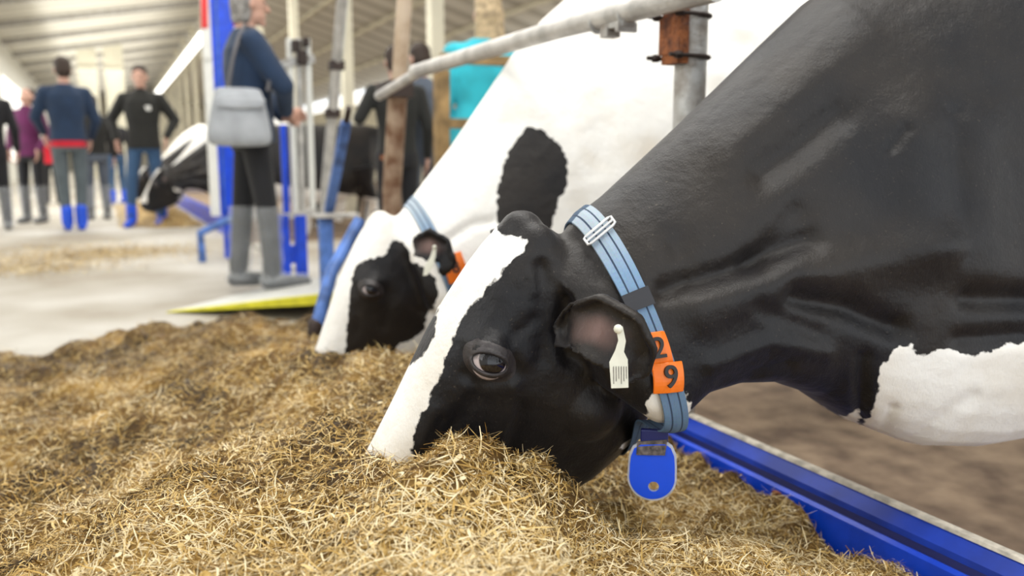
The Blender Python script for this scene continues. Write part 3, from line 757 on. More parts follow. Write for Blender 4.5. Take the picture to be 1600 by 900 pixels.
# --- far cow
SC2 = 1.0
hf2 = head_frame((584, 332), 2.17, (-.350, .937), math.radians(17))
s2 = hf2[3]
neck2 = [((610, 350), (665, 480), 2.17, .070, s2), ((628, 330), (700, 500), 2.18, .088, latmix(s2, .1)), ((645, 308), (722, 500), 2.21, .10, latmix(s2, .25)), ((668, 278), (760, 492), 2.25, .115, latmix(s2, .4)),
 ((705, 230), (815, 485), 2.30, .130, latmix(s2, .6)), ((757, 153), (890, 480), 2.36, .150, latmix(s2, .8)), ((806, 80), (960, 488), 2.43, .175, LATB), ((850, 28), (1025, 500), 2.50, .20, LATB),
 ((893, -10), (1085, 512), 2.58, .23, LATB), ((960, -50), (1160, 515), 2.68, .27, LATB)]
c0 = (at(960, -50, 2.68)+at(1160, 515, 2.68))/2
body2 = [((c0.x+.16, c0.y+.0, .82), .50, .24, .30, LATB), ((c0.x+.45, c0.y, .79), .50, .27, .35, LATB), ((c0.x+.85, c0.y, .76), .50, .29, .39, LATB), ((c0.x+1.25, c0.y, .77), .49, .31, .39, LATB),
         ((c0.x+1.55, c0.y, .87), .39, .29, .31, LATB), ((c0.x+1.73, c0.y, .98), .25, .19, .2, LATB), ((c0.x+1.79, c0.y, 1.0), .12, .08, .1, LATB)]
tw2 = -ray(670, 385)
ear2 = ([V(645, 398, 2.05), V(655, 388, 2.025), V(672, 385, 2.01), V(688, 393, 2.0), V(696, 412, 1.995), V(690, 432, 2.0)],
        (UP*.85+RT*.5).normalized(), (tw2*.9-UP*.35-RT*.25).normalized(), [.016, .032, .042, .040, .030, .010])
ear2m = ([mirror(p, hf2) for p in ear2[0]], mvec(ear2[1], hf2), mvec(ear2[2], hf2), ear2[3])
K2 = [[(608, 386), (613, 373), (623, 375), (634, 382), (641, 394), (640, 410), (655, 414), (667, 423), (680, 437), (686, 457), (678, 480), (668, 488), (664, 513), (655, 524), (640, 531), (617, 541), (615, 600), (538, 600),
       (540, 542), (543, 500), (547, 457), (552, 427), (560, 414), (570, 407), (597, 400)],
      [(822, 198), (845, 202), (872, 222), (888, 250), (886, 290), (870, 318), (860, 362), (850, 420), (800, 420), (778, 345), (777, 300), (788, 255), (796, 235), (812, 212)],
      [(1180, 330), (1500, 200), (1900, 250), (1900, 600), (1300, 620)]]
BUMPS2 = [([(578, 453)], 15, -.008), ([(560, 438), (578, 428), (597, 440)], 8, .006), ([(570, 475), (590, 474)], 8, .003), ([(700, 375), (740, 350), (770, 345)], 8, -.010),
          ([(610, 460), (600, 510)], 9, -.005), ([(640, 470)], 28, .006), ([(560, 480), (556, 520)], 8, -.003), ([(960, 60), (940, 250)], 30, -.006), ([(1050, 90), (1180, 60)], 20, -.008), ([(620, 345), (640, 370)], 8, -.004)]
me2, *_r = cow('far_cow_body', hf2, SC2, neck2, body2, -.15, .009, None, K2, True, BUMPS2, [ear2, ear2m],
    [(c0.x+.95, c0.y-.20, 1), (c0.x+1.0, c0.y+.24, 1), (c0.x+1.5, c0.y-.24, 0), (c0.x+1.55, c0.y+.26, 0)], smooth=4)
bv2 = bvh_of(me2)
C2, body2o = cowthing('cow', me2, 'white cow with a black face patch eating beyond the black cow')
make_eye(C2, bv2, 579, 453, SC2, 600, (13, 7, 8, -2), er=.0235)
muzzle(C2, hf2, SC2)

# --- cows feeding further along the aisle: copies, each with its own label
far_lbl = ['distant cow nearest the man in the black jacket, head in the feed', 'distant cow second in the feeding row past the man in black', 'distant cow third in the feeding row along the aisle',
           'distant cow fourth in the feeding row along the aisle', 'distant cow at the far end of the feeding row']
for i, yy in enumerate((10.3, 11.5, 12.7, 14.0, 15.3)):
    src, y_ = (C1, 1.0) if i in (0, 2, 3) else (C2, 2.15)
    c = src.copy(); COL.objects.link(c); c.location = src.location+Vector((.10*((i*7) % 3-1)+(.15 if src is C1 else 0), yy-y_, 0))
    c['label'] = far_lbl[i]; c['group'] = 'cows feeding far down the aisle'
    for ch in src.children:
        if ch.name.split('.')[0] in ('eyelashes',): continue
        d = ch.copy(); COL.objects.link(d); d.parent = c

# ------------------------------------------------------------------ collars and tags
def strap_ring(bv, T, B, d, lat, off, wd, loose=.0, N=120):
    T3 = at(*T, d); B3 = at(*B, d); c = (T3+B3)/2; ax = (T3-B3).normalized(); axis = ax.cross(lat).normalized()
    lines = []
    for sg in (-1, 0, 1):
        cc = c+axis*(sg*wd/2); rad = []
        for j in range(N):
            t = 2*math.pi*j/N; dv = (ax*math.cos(t)+lat*math.sin(t)).normalized(); h = bv.ray_cast(cc, dv)
            rad.append((h[0]-cc).length if h[0] is not None else .1)
        raw = list(rad)
        for _ in range(14): rad = [max(raw[i], (rad[i-1]+rad[i]*2+rad[(i+1) % N])/4) for i in range(N)]
        for _ in range(4): rad = [(rad[i-1]+rad[i]*2+rad[(i+1) % N])/4 for i in range(N)]
        lines.append([(cc+(ax*math.cos(2*math.pi*j/N)+lat*math.sin(2*math.pi*j/N)).normalized()*(rad[j]+off+loose*max(0, -math.cos(2*math.pi*j/N)-.3)**1.5)) for j in range(N)])
    out = []
    for j in range(N):
        t = 2*math.pi*j/N; out.append((lines[0][j], lines[1][j], lines[2][j], (ax*math.cos(t)+lat*math.sin(t)).normalized()))
    return out, axis, c
def strap_mesh(rg, axis, wf, th, j0=0, j1=None):
    N = len(rg); j1 = N if j1 is None else j1; closed = (j1-j0) >= N
    rings = []
    for j in range(j0, j1 if closed else j1+1):
        a, m_, b, dv = rg[j % N]; a = m_+(a-m_)*wf; b = m_+(b-m_)*wf
        rings.append([a+dv*th, m_+dv*th, b+dv*th, b, m_, a])
    mb = MB(); mb.loft(rings, cap=not closed, close=closed); me = mb.mesh('strap')
    uv = me.uv_layers.new(name='UVMap'); m = len(rings)
    for poly in me.polygons:
        for li in poly.loop_indices:
            vi = me.loops[li].vertex_index; r_ = vi//6; k = vi % 6
            ri = r_
            if closed and r_ == 0 and any(me.loops[q].vertex_index//6 == m-1 for q in poly.loop_indices): ri = m
            uv.data[li].uv = ((j0+ri)/N, (0, .5, 1, 1, .5, 0)[k])
    return me
rg1, ax1, cc1 = strap_ring(bv1, (908, 334), (1024, 660), 1.20, latmix(s1, .15), .003, .036, .022)
e = empty('collar', cc1); tag(e, 'pale blue woven collar with orange numbers 2 and 9 on the near black cow', 'collar')
N1 = len(rg1)
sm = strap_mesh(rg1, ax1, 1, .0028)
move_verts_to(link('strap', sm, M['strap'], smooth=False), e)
def ring_px():  # find the ring index nearest to a picture point, on the near side
    return [(npx(np.array([list(q_[1])]))[0][0], npx(np.array([list(q_[1])]))[1][0]) for q_ in rg1]
RP = ring_px()
def idx(x, y):
    best = min(range(N1), key=lambda i: (RP[i][0]-x)**2+(RP[i][1]-y)**2+(0 if (rg1[i][3]).dot(CAM-cc1) > 0 else 1e6)); return best
i0, i1 = idx(992, 452), idx(1008, 480)
if i1 < i0: i0, i1 = i1, i0
move_verts_to(link('dark_sleeve', strap_mesh(rg1, ax1, 1.12, .0065, i0, max(i1, i0+2)), M['sleeve'], smooth=False), e)
# buckle: rounded frame with a bar
def frame_at(i, bv=bv1):
    _a, p, _b, dv = rg1[i]; t = (rg1[(i+1) % N1][1]-rg1[i-1][1]).normalized(); nx = (_b-_a).normalized()
    nn = t.cross(nx).normalized(); nn = nn if nn.dot(dv) > 0 else -nn
    return p, t, nx, nn
ib = idx(943, 362); p, t, ax_, nn = frame_at(ib)
mb = MB(); h = .0075; wv = .025; q = p+nn*.006
mb.tube([q+t*h*a+ax_*wv*b for a, b in ((-1, -.8), (-1, .8), (-.8, 1), (.8, 1), (1, .8), (1, -.8), (.8, -1), (-.8, -1))], .0022, 8, close=True)
mb.tube([q+ax_*wv*.95, q-ax_*wv*.95], .002, 8); move_verts_to(obj('buckle', mb, M['buckle'], smooth=True), e)
def number_tag(par, i_or_frame, wt, wb, hgt, th, digit, dsz, lift=.009, shift=0, rotz=0):
    p, t, ax_, nn = i_or_frame
    q = p+nn*lift+ax_*shift
    if t.dot(UP) > 0: t = -t           # t runs down the collar
    x = nn.cross(t).normalized(); x = x if x.dot(RT) > 0 else -x
    R_ = Matrix.Rotation(rotz, 3, nn); t = R_ @ t; x = R_ @ x
    pts2 = []
    for sx, sy, w_ in ((-1, -1, wt), (1, -1, wt), (1, 1, wb), (-1, 1, wb)): pts2.append((sx*w_/2, sy*hgt/2))
    mb = MB(); nl = 8; rings = []
    for k in range(nl+1):
        v = k/nl; w_ = wt+(wb-wt)*v; bend = -.0045*(2*v-1)**2
        c = q+t*(hgt*(v-.5))
        ww = [-.5, -.25, 0, .25, .5]
        top = [c+x*(w_*a)+nn*(-.006*(2*a)**2+bend+th) for a in ww]; bot = [c+x*(w_*a)+nn*(-.006*(2*a)**2+bend) for a in ww]
        rings.append(top+bot[::-1])
    mb.loft(rings); pl = move_verts_to(obj('number_tag', mb, M['orange'], bevel=.0012), par)
    cu = bpy.data.curves.new('txt', 'FONT'); cu.body = digit; cu.size = dsz; cu.extrude = .0022; cu.align_x = 'CENTER'; cu.align_y = 'CENTER'; cu.offset = .0004
    to = bpy.data.objects.new('tmp', cu); COL.objects.link(to); bpy.context.view_layer.update()
    me = bpy.data.meshes.new_from_object(to.evaluated_get(bpy.context.evaluated_depsgraph_get())); bpy.data.objects.remove(to)
    W = Matrix((x, -t, nn)).transposed().to_4x4()
    W.translation = q+nn*(th+.0002); me.transform(W)
    d = link('digit', me, M['ink'], smooth=False); move_verts_to(d, par)
    # sub-part of its plate
    d.parent = pl
    return pl
number_tag(e, frame_at(idx(1037, 540)), .030, .043, .046, .003, '2', .040, lift=.008, rotz=math.radians(-12))
number_tag(e, frame_at(idx(1044, 585)), .046, .044, .041, .003, '9', .042, lift=.011, rotz=math.radians(-16))
# blue pendant hanging at the bottom of the collar
pc_ = V(1019, 733, 1.165); vx_ = RT; vy_ = Vector((0, 0, 1)); vn = -(ray(1019, 733)); vn = Vector((vn.x, vn.y, 0)).normalized(); vx_ = Vector((0, 0, 1)).cross(vn).normalized()
if vx_.dot(RT) < 0: vx_ = -vx_
K = 1.165/FPX
def tear(sc, n=40):
    out = []
    for i in range(n+1):
        t = math.radians(-96+192*i/n); out.append((38*math.sin(t), -13-38*math.cos(t)))
    out += [(37.5, 8), (36, 26), (30, 40), (20, 47), (-20, 44), (-31, 36), (-36, 22), (-37.5, 6)]
    return [(x*sc, (y+3)*sc-3) for x, y in out]
def plate(outline, hole, zc, th, name, m):
    """thin plate with an optional round hole"""
    mb = MB(); n = len(outline); ho = hole
    P3 = lambda x, y, z: pc_+vx_*(x*K)+vy_*(y*K)+vn*z
    cx, cy, r = ho
    h_ = []
    for (x, y) in outline:
        a = math.atan2(y-cy, x-cx); h_.append((cx+r*math.cos(a), cy+r*math.sin(a)))
    o_f = [P3(x, y, zc+th/2) for x, y in outline]; o_b = [P3(x, y, zc-th/2) for x, y in outline]
    i_f = [P3(x, y, zc+th/2) for x, y in h_]; i_b = [P3(x, y, zc-th/2) for x, y in h_]
    mb.loft([o_f, i_f, i_b, o_b], cap=False, close=True); return move_verts_to(obj(name, mb, m, bevel=0), e)
plate(tear(1.0), (3, -27, 8), 0, .004, 'pendant_rim', M['tagrim'])
plate(tear(.92), (3, -27, 8.5), .0, .0085, 'pendant', M['tagblue'])
mb = MB(); P3 = lambda x, y, z: pc_+vx_*(x*K)+vy_*(y*K)+vn*z
mb.loft([[P3(-24, 44, .003), P3(22, 50, .003), P3(19, 26, .0065), P3(-25, 24, .0065)], [P3(-24, 44, .0), P3(22, 50, .0), P3(19, 26, .0), P3(-25, 24, .0)]]); move_verts_to(obj('slot_plate', mb, M['tagworn']), e)
mb = MB(); mb.box(P3(2, 50, -.004), (.038, .010, .024), Matrix((vx_, vn, vy_)).transposed()); move_verts_to(obj('strap_loop', mb, M['strap'] if False else M['bluedk'], bevel=.002), e)

# ear tag of the near cow
h = bv1.ray_cast(CAM, ray(966, 516)); base = (h[0] if h[0] is not None else V(966, 516, 1.0))
dE = min((base-CAM).dot(FW)-.02, .955)
et = empty('ear_tag', V(967, 512, dE)); tag(et, 'white plastic ear tag hanging in the near black cow\'s ear', 'ear tag')
def flat_tag(par, pts, d0, th, m, name):
    f = [V(x, y, d0+dd) for x, y, dd in pts]; nn = -ray(pts[0][0], pts[0][1])
    mb = MB(); mb.loft([[p-nn*0 for p in f], [p-nn*th for p in f]]); return move_verts_to(obj(name, mb, m, bevel=.0006), par)
flat_tag(et, [(962, 510, 0), (973, 510, 0), (978, 533, 0), (975, 550, 0), (981, 562, 0), (982, 606, 0), (955, 607, 0), (952, 566, 0), (961, 548, 0), (966, 532, 0)], dE, .0022, M['eartag'], 'tag_plate')
for k in range(6):
    x = 958+k*4.0
    flat_tag(et, [(x, 573, -.0006), (x+1.2, 572, -.0006), (x+1.4, 600-(k % 3)*4, -.0006), (x+.4, 600-(k % 3)*4, -.0006)], dE, .001, M['tagworn'], 'printed_mark')
mb = MB(); mb.cap(V(966, 514, dE-.004), .0055, V(966, 514, dE+.004), .005, 12); move_verts_to(obj('stud', mb, M['eartag'], smooth=True), et)

# collar and tags of the far cow
rg2, ax2, cc2 = strap_ring(bv2, (640, 318), (712, 498), 2.20, latmix(s2, .15), .003, .036)
e2 = empty('collar', cc2); tag(e2, 'thin blue collar with a small orange tag on the white faced cow', 'collar')
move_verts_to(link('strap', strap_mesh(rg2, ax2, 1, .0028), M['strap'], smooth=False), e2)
h = bv2.ray_cast(CAM, ray(712, 418)); p = h[0] if h[0] is not None else V(712, 418, 2.1)
dd = (p-CAM).dot(FW)-.008; p = V(712, 418, dd); nn = -ray(712, 418); t = (-UP*.93+RT*.3); t = (t-nn*t.dot(nn)).normalized(); ax_ = nn.cross(t)
number_tag(e2, (p, t, ax_, nn), .050, .056, .072, .003, '8', .042, lift=.030)
h = bv2.ray_cast(CAM, ray(674, 400)); dE = min((h[0]-CAM).dot(FW) if h[0] is not None else 2.0, 2.0)-.02
et = empty('ear_tag', V(678, 384, dE)); tag(et, 'cream ear tag in the ear of the white faced cow', 'ear tag')
flat_tag(et, [(678, 383, 0), (682, 385, 0), (681, 400, 0), (677, 416, 0), (668, 430, 0), (661, 431, 0), (663, 416, 0), (672, 402, 0)], dE, .0025, M['eartag'], 'tag_plate')
mb = MB(); mb.cap(V(679, 386, dE-.004), .005, V(679, 386, dE+.004), .005, 10); move_verts_to(obj('stud', mb, M['eartag'], smooth=True), et)

# ------------------------------------------------------------------ silage pile
CTRL = [  # picture point, depth along the view -> a point the surface passes through
 (600, 752, 1.10), (700, 722, .98), (760, 735, 1.0), (640, 745, 1.0), (860, 790, 1.03), (950, 830, 1.05), (1010, 818, 1.12), (700, 820, .88), (560, 800, .95), (400, 830, .98), (700, 900, .80), (500, 900, .82),
 (300, 900, .9), (900, 900, .88), (1050, 900, .93), (880, 798, 1.05),
 (520, 720, 1.25), (450, 700, 1.4), (560, 660, 1.45), (400, 780, 1.15), (570, 560, 1.95), (620, 575, 1.9), (500, 600, 1.9), (500, 565, 2.1), (640, 620, 1.75), (470, 570, 2.2), (420, 600, 2.1), (540, 700, 1.3),
 (350, 650, 1.9), (300, 720, 1.6), (250, 800, 1.3), (100, 850, 1.22), (0, 820, 1.35), (150, 720, 1.75), (200, 620, 2.3), (100, 650, 2.2), (300, 580, 2.6), (380, 540, 2.9), (430, 515, 3.2), (350, 505, 3.3), (240, 515, 3.2), (480, 508, 3.3),
 (150, 530, 3.1), (60, 560, 2.9), (0, 600, 2.75), (0, 900, 1.12), (620, 500, 2.9)]
CP = np.array([list(at(*q)) for q in CTRL if q[:2] not in ((950, 830), (1010, 818))])
zp = [(950, 815, .30), (1000, 805, .235), (1100, 800, .22), (1040, 760, .195), (1060, 715, .165), (1190, 800, .135), (1280, 880, .085), (1150, 870, .21), (1220, 890, .15), (1240, 850, .105), (1150, 785, .14), (980, 850, .30), (1090, 850, .26), (1130, 760, .17), (1040, 790, .21), (960, 760, .22), (930, 720, .20), (1000, 720, .18), (1340, 905, .08)]
CP = np.vstack([CP, np.array([list(atZ(*q)) for q in zp])])
kp = [(1070, 700), (1130, 742), (1200, 780), (1300, 872)]
CP = np.vstack([CP, np.array([list(atX(*q, 1.10)) for q in kp])])
extra = [(1.08, y, .15) for y in (1.6, 1.9, 2.4, 3.0)]+[(1.08, 3.6, .1), (1.08, .6, .08), (1.08, .3, .08), (1.08, -.1, .08), (.8, 1.6, .20), (.8, 2.0, .24), (.75, 2.6, .25), (.7, 3.2, .16), (.7, 3.7, .03), (.2, 3.8, .0), (-.2, 3.7, 0), (-.6, 3.4, 0), (-.55, 2.6, -.01), (-.38, 2.1, .0), (-.75, 1.4, -.0), (-.6, 1.7, 0),
        (-.9, .6, .0), (-.5, .4, .10), (0, .3, .2), (.5, .2, .26), (-.2, -.2, .12), (.4, -.3, .2), (.8, .1, .15), (.55, -.2, .22), (-1.0, 2.5, -.02), (.45, 1.25, .28), (.6, 1.1, .24)]
CP = np.vstack([CP, np.array(extra)])
def vnoise(x, y, seed, cell):
    """smooth value noise"""
    r = np.random.default_rng(seed); G = r.random((256, 256)); fx = x/cell; fy = y/cell
    ix = np.floor(fx).astype(int); iy = np.floor(fy).astype(int); tx = fx-ix; ty = fy-iy; tx = tx*tx*(3-2*tx); ty = ty*ty*(3-2*ty)
    g = lambda a, b: G[a % 256, b % 256]
    return ((g(ix, iy)*(1-tx)+g(ix+1, iy)*tx)*(1-ty)+(g(ix, iy+1)*(1-tx)+g(ix+1, iy+1)*tx)*ty)-.5
def height(x, y):
    x = np.asarray(x, float); y = np.asarray(y, float); num = np.zeros(x.shape); den = np.zeros(x.shape)
    for cx, cy, cz in CP:
        d2 = (x-cx)**2+(y-cy)**2; w_ = 1/(d2+.0012)**1.6; num += w_*cz; den += w_
    h = num/den
    edge = np.clip(h/.10, 0, 1)
    nz = .070*vnoise(x+5, y+5, 1, .24)+.062*vnoise(x+5, y+5, 2, .11)+.040*vnoise(x+5, y+5, 3, .05)+.018*vnoise(x+5, y+5, 4, .022)
    h = h+nz*edge
    h = h-np.clip((x-1.098)/.01, 0, 1)*.5
    h = h - .10*np.clip((-x-.75)/.3, 0, 1) - .12*np.clip((y-3.75)/.4, 0, 1)
    return h
gx = np.arange(-1.15, 1.101, .0115); gy = np.arange(-.35, 4.15, .0135)
GX, GY = np.meshgrid(gx, gy); GZ = np.maximum(height(GX, GY), -.035)
nx_, ny_ = len(gx), len(gy)
verts = np.stack([GX.ravel(), GY.ravel(), GZ.ravel()], 1)
I = np.arange(nx_*ny_).reshape(ny_, nx_); quads = np.stack([I[:-1, :-1].ravel(), I[:-1, 1:].ravel(), I[1:, 1:].ravel(), I[1:, :-1].ravel()], 1)
zq = GZ.ravel()[quads].max(1); quads = quads[zq > -.002]
# strands
def strands(n, sampler, hfun, lmin, lmax, wmin, wmax, lift=.3):
    X, Y = sampler(n); n = len(X); Z = hfun(X, Y)
    eps = .012; dx = (hfun(X+eps, Y)-Z)/eps; dy = (hfun(X, Y+eps)-Z)/eps
    nrm = np.stack([-dx, -dy, np.ones(n)], 1); nrm /= np.linalg.norm(nrm, axis=1)[:, None]
    th = RNG.random(n)*2*np.pi; d = np.stack([np.cos(th), np.sin(th), np.zeros(n)], 1)
    d -= nrm*(d*nrm).sum(1)[:, None]; d /= np.linalg.norm(d, axis=1)[:, None]
    tilt = RNG.normal(0, .28, n)+lift*RNG.random(n)**3; d = d+nrm*tilt[:, None]; d /= np.linalg.norm(d, axis=1)[:, None]
    side = np.cross(d, nrm); side /= np.linalg.norm(side, axis=1)[:, None]
    L = lmin+(lmax-lmin)*RNG.random(n)**2.2; W = wmin+(wmax-wmin)*RNG.random(n)**2
    bend = RNG.normal(0, .22, n); bu = RNG.normal(-.10, .16, n)
    base = np.stack([X, Y, Z], 1)+nrm*(RNG.normal(.002, .004, n))[:, None]
    V_ = np.empty((n, 10, 3)); ts = [-.5, -.25, 0, .25, .5]
    for k, t in enumerate(ts):
        c = base+d*(L*t)[:, None]+side*(L*bend*(t*t*2))[:, None]+nrm*(L*bu*(t*t*2))[:, None]
        w2 = W*(1 if abs(t) < .4 else .55)
        tw = side+nrm*(RNG.normal(0, .15, n))[:, None]
        V_[:, 2*k] = c-tw*w2[:, None]/2; V_[:, 2*k+1] = c+tw*w2[:, None]/2
    b0_ = (np.arange(n)*10)[:, None]; Q = []
    for k in range(4): Q.append(np.stack([b0_[:, 0]+2*k, b0_[:, 0]+2*k+1, b0_[:, 0]+2*k+3, b0_[:, 0]+2*k+2], 1))
    return V_.reshape(-1, 3), np.concatenate(Q), np.repeat(RNG.random(n), 10)
def grid_h(x, y):
    fx = np.clip((x-gx[0])/.0115, 0, nx_-1.001); fy = np.clip((y-gy[0])/.0135, 0, ny_-1.001); ix = fx.astype(int); iy = fy.astype(int); tx = fx-ix; ty = fy-iy
    return (GZ[iy, ix]*(1-tx)+GZ[iy, ix+1]*tx)*(1-ty)+(GZ[iy+1, ix]*(1-tx)+GZ[iy+1, ix+1]*tx)*ty
def samp(n):
    m = n*14; x = RNG.uniform(-1.1, 1.085, m); y = RNG.uniform(-.3, 4.1, m); z = grid_h(x, y)
    P = np.stack([x, y, z], 1); px, py, zz = npx(P); ok = ((P-np.array(CAM))@np.array(FW)) > .25
    vis = (px > -260) & (px < 1850) & (py < 1200) & ok
    wgt = np.where(vis, 1/np.maximum(zz, .7)**1.5, .10)*(z > .004)
    keep = RNG.random(m) < wgt/wgt.max()
    x, y = x[keep][:n], y[keep][:n]; return x, y
def build_stuff(name, parts, m, label, cat):
    vs = []; qs = []; rn = []; off = 0
    for v, q, r in parts: vs.append(v); qs.append(q+off); rn.append(r); off += len(v)
    v = np.concatenate(vs); q = np.concatenate(qs); r = np.concatenate(rn)
    me = bpy.data.meshes.new(name); me.vertices.add(len(v)); me.vertices.foreach_set('co', v.astype(np.float32).ravel())
    me.loops.add(len(q)*4); me.loops.foreach_set('vertex_index', q.astype(np.int32).ravel())
    me.polygons.add(len(q)); me.polygons.foreach_set('loop_start', np.arange(0, len(q)*4, 4, dtype=np.int32)); me.polygons.foreach_set('loop_total', np.full(len(q), 4, np.int32))
    me.update(calc_edges=True); me.validate(); fattr(me, 'rnd', r)
    o = link(name, me, m); tag(o, label, cat, kind='stuff'); return o
def straw_mat():
    m, N, L, P = new_mat('silage straw')
    a = N.new('ShaderNodeAttribute'); a.attribute_name = 'rnd'
    tc = N.new('ShaderNodeTexCoord'); nz = N.new('ShaderNodeTexNoise'); nz.inputs['Scale'].default_value = 4.5; nz.inputs['Detail'].default_value = 5; L.new(tc.outputs['Object'], nz.inputs['Vector'])
    nf = N.new('ShaderNodeTexNoise'); nf.inputs['Scale'].default_value = 70; nf.inputs['Detail'].default_value = 5; L.new(tc.outputs['Object'], nf.inputs['Vector'])
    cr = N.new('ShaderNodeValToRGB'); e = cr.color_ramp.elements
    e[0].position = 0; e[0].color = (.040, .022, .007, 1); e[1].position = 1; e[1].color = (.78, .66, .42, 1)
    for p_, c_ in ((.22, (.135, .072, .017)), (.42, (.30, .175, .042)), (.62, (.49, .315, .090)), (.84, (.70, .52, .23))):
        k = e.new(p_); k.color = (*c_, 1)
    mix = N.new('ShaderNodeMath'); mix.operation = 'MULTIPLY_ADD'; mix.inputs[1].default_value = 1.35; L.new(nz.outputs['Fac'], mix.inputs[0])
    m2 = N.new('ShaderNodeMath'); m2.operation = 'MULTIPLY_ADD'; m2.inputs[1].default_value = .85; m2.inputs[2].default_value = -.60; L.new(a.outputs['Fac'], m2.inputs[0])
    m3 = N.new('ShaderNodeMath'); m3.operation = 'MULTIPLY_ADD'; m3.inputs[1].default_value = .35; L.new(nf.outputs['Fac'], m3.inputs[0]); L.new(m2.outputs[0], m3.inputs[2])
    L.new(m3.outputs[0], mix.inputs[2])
    sp = N.new('ShaderNodeSeparateXYZ'); L.new(tc.outputs['Object'], sp.inputs[0])      # the heap is drier and paler on the freshly pushed-up end
    dm = N.new('ShaderNodeMapRange'); dm.inputs[1].default_value = 1.5; dm.inputs[2].default_value = .75; dm.inputs[4].default_value = .13; L.new(sp.outputs['Y'], dm.inputs[0])
    ad = N.new('ShaderNodeMath'); ad.operation = 'ADD'; L.new(mix.outputs[0], ad.inputs[0]); L.new(dm.outputs[0], ad.inputs[1]); L.new(ad.outputs[0], cr.inputs[0])
    L.new(cr.outputs[0], P.inputs['Base Color']); P.inputs['Roughness'].default_value = .6; P.inputs['Specular IOR Level'].default_value = .25
    b = N.new('ShaderNodeBump'); b.inputs['Strength'].default_value = .6; b.inputs['Distance'].default_value = .01; L.new(nf.outputs['Fac'], b.inputs['Height']); L.new(b.outputs[0], P.inputs['Normal'])
    return m
M['straw'] = straw_mat()
base_r = np.full(len(verts), -.12)  # heap under the strands coloured dark so the gaps look shaded
sv1 = strands(210000, samp, grid_h, .008, .055, .0007, .0021)
sv2 = strands(5000, samp, grid_h, .03, .10, .0012, .003, lift=.5)
sv3 = strands(9000, samp, grid_h, .006, .018, .003, .007)
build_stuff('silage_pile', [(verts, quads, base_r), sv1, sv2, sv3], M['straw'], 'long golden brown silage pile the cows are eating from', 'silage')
# sparse straw on the aisle
def fl(n):
    x = []; y = []
    for px, py, r in ((130, 400, .4), (60, 420, .3), (200, 395, .35), (110, 390, .5), (20, 410, .4)):
        c = atZ(px, py, 0); k = n//5; x.append(RNG.normal(c.x, r, k)); y.append(RNG.normal(c.y, r*.8, k))
    return np.concatenate(x), np.concatenate(y)
build_stuff('scattered_straw', [strands(9000, fl, lambda x, y: np.zeros(len(x))+.006, .02, .09, .003, .007, .1)], M['straw'], 'thin loose straw scattered on the concrete aisle', 'straw')
def fl2(n): return RNG.uniform(.1, 1.0, n), RNG.uniform(10.5, 16, n)
hh = lambda x, y: .11*np.exp(-((x-.65)/.26)**2)*(1+.4*np.sin(y*3))*np.clip((y-10.4)/.6, 0, 1)
gx2 = np.arange(0, 1.1, .05); gy2 = np.arange(10.4, 16.2, .06); A2, B2_ = np.meshgrid(gx2, gy2); Z2 = hh(A2, B2_)-.012
I2 = np.arange(A2.size).reshape(A2.shape); q2_ = np.stack([I2[:-1, :-1].ravel(), I2[:-1, 1:].ravel(), I2[1:, 1:].ravel(), I2[1:, :-1].ravel()], 1)
build_stuff('distant_silage', [(np.stack([A2.ravel(), B2_.ravel(), Z2.ravel()], 1), q2_, np.full(A2.size, .25)), strands(9000, fl2, hh, .03, .1, .004, .009)], M['straw'], 'low silage ridge in front of the distant feeding cows', 'silage')
# kerb of the distant feeding row
e = empty('feed_kerb', (1.13, 13, 0)); tag(e, 'distant blue feed kerb under the feeding row', 'feed kerb'); mb = MB(); mb.box((1.13, 13, .09), (.08, 8, .2)); under('kerb_beam', mb, M['blue'], e)

# ------------------------------------------------------------------ people
def hand(mb, wr, dirv, palmn, flip=1, sc=1.0, curl=.5):
    d = Vector(dirv).normalized(); n = Vector(palmn); n = (n-d*n.dot(d)).normalized(); x = d.cross(n)*flip
    rot = Matrix((x, n, d)).transposed()
    mb.ell(Vector(wr)+d*.045*sc, (.038*sc, .015*sc, .05*sc), rot, 12, 8)
    for i, (o_, l) in enumerate(((-.028, .066), (-.010, .076), (.010, .070), (.027, .055))):
        a = Vector(wr)+d*.085*sc+x*o_*sc; b = a+(d*math.cos(curl*.6)+n*math.sin(curl*.6))*l*.5*sc; c = b+(d*math.cos(curl*1.6)+n*math.sin(curl*1.6))*l*.5*sc
        mb.cap(a, .0090*sc, b, .0085*sc, 8); mb.cap(b, .0085*sc, c, .0075*sc, 8)
    a = Vector(wr)+d*.03*sc-x*.03*sc; b = a-x*.025*sc+d*.03*sc+n*.01*sc; c = b+d*.03*sc+n*.012*sc
    mb.cap(a, .012*sc, b, .010*sc, 8); mb.cap(b, .010*sc, c, .009*sc, 8)
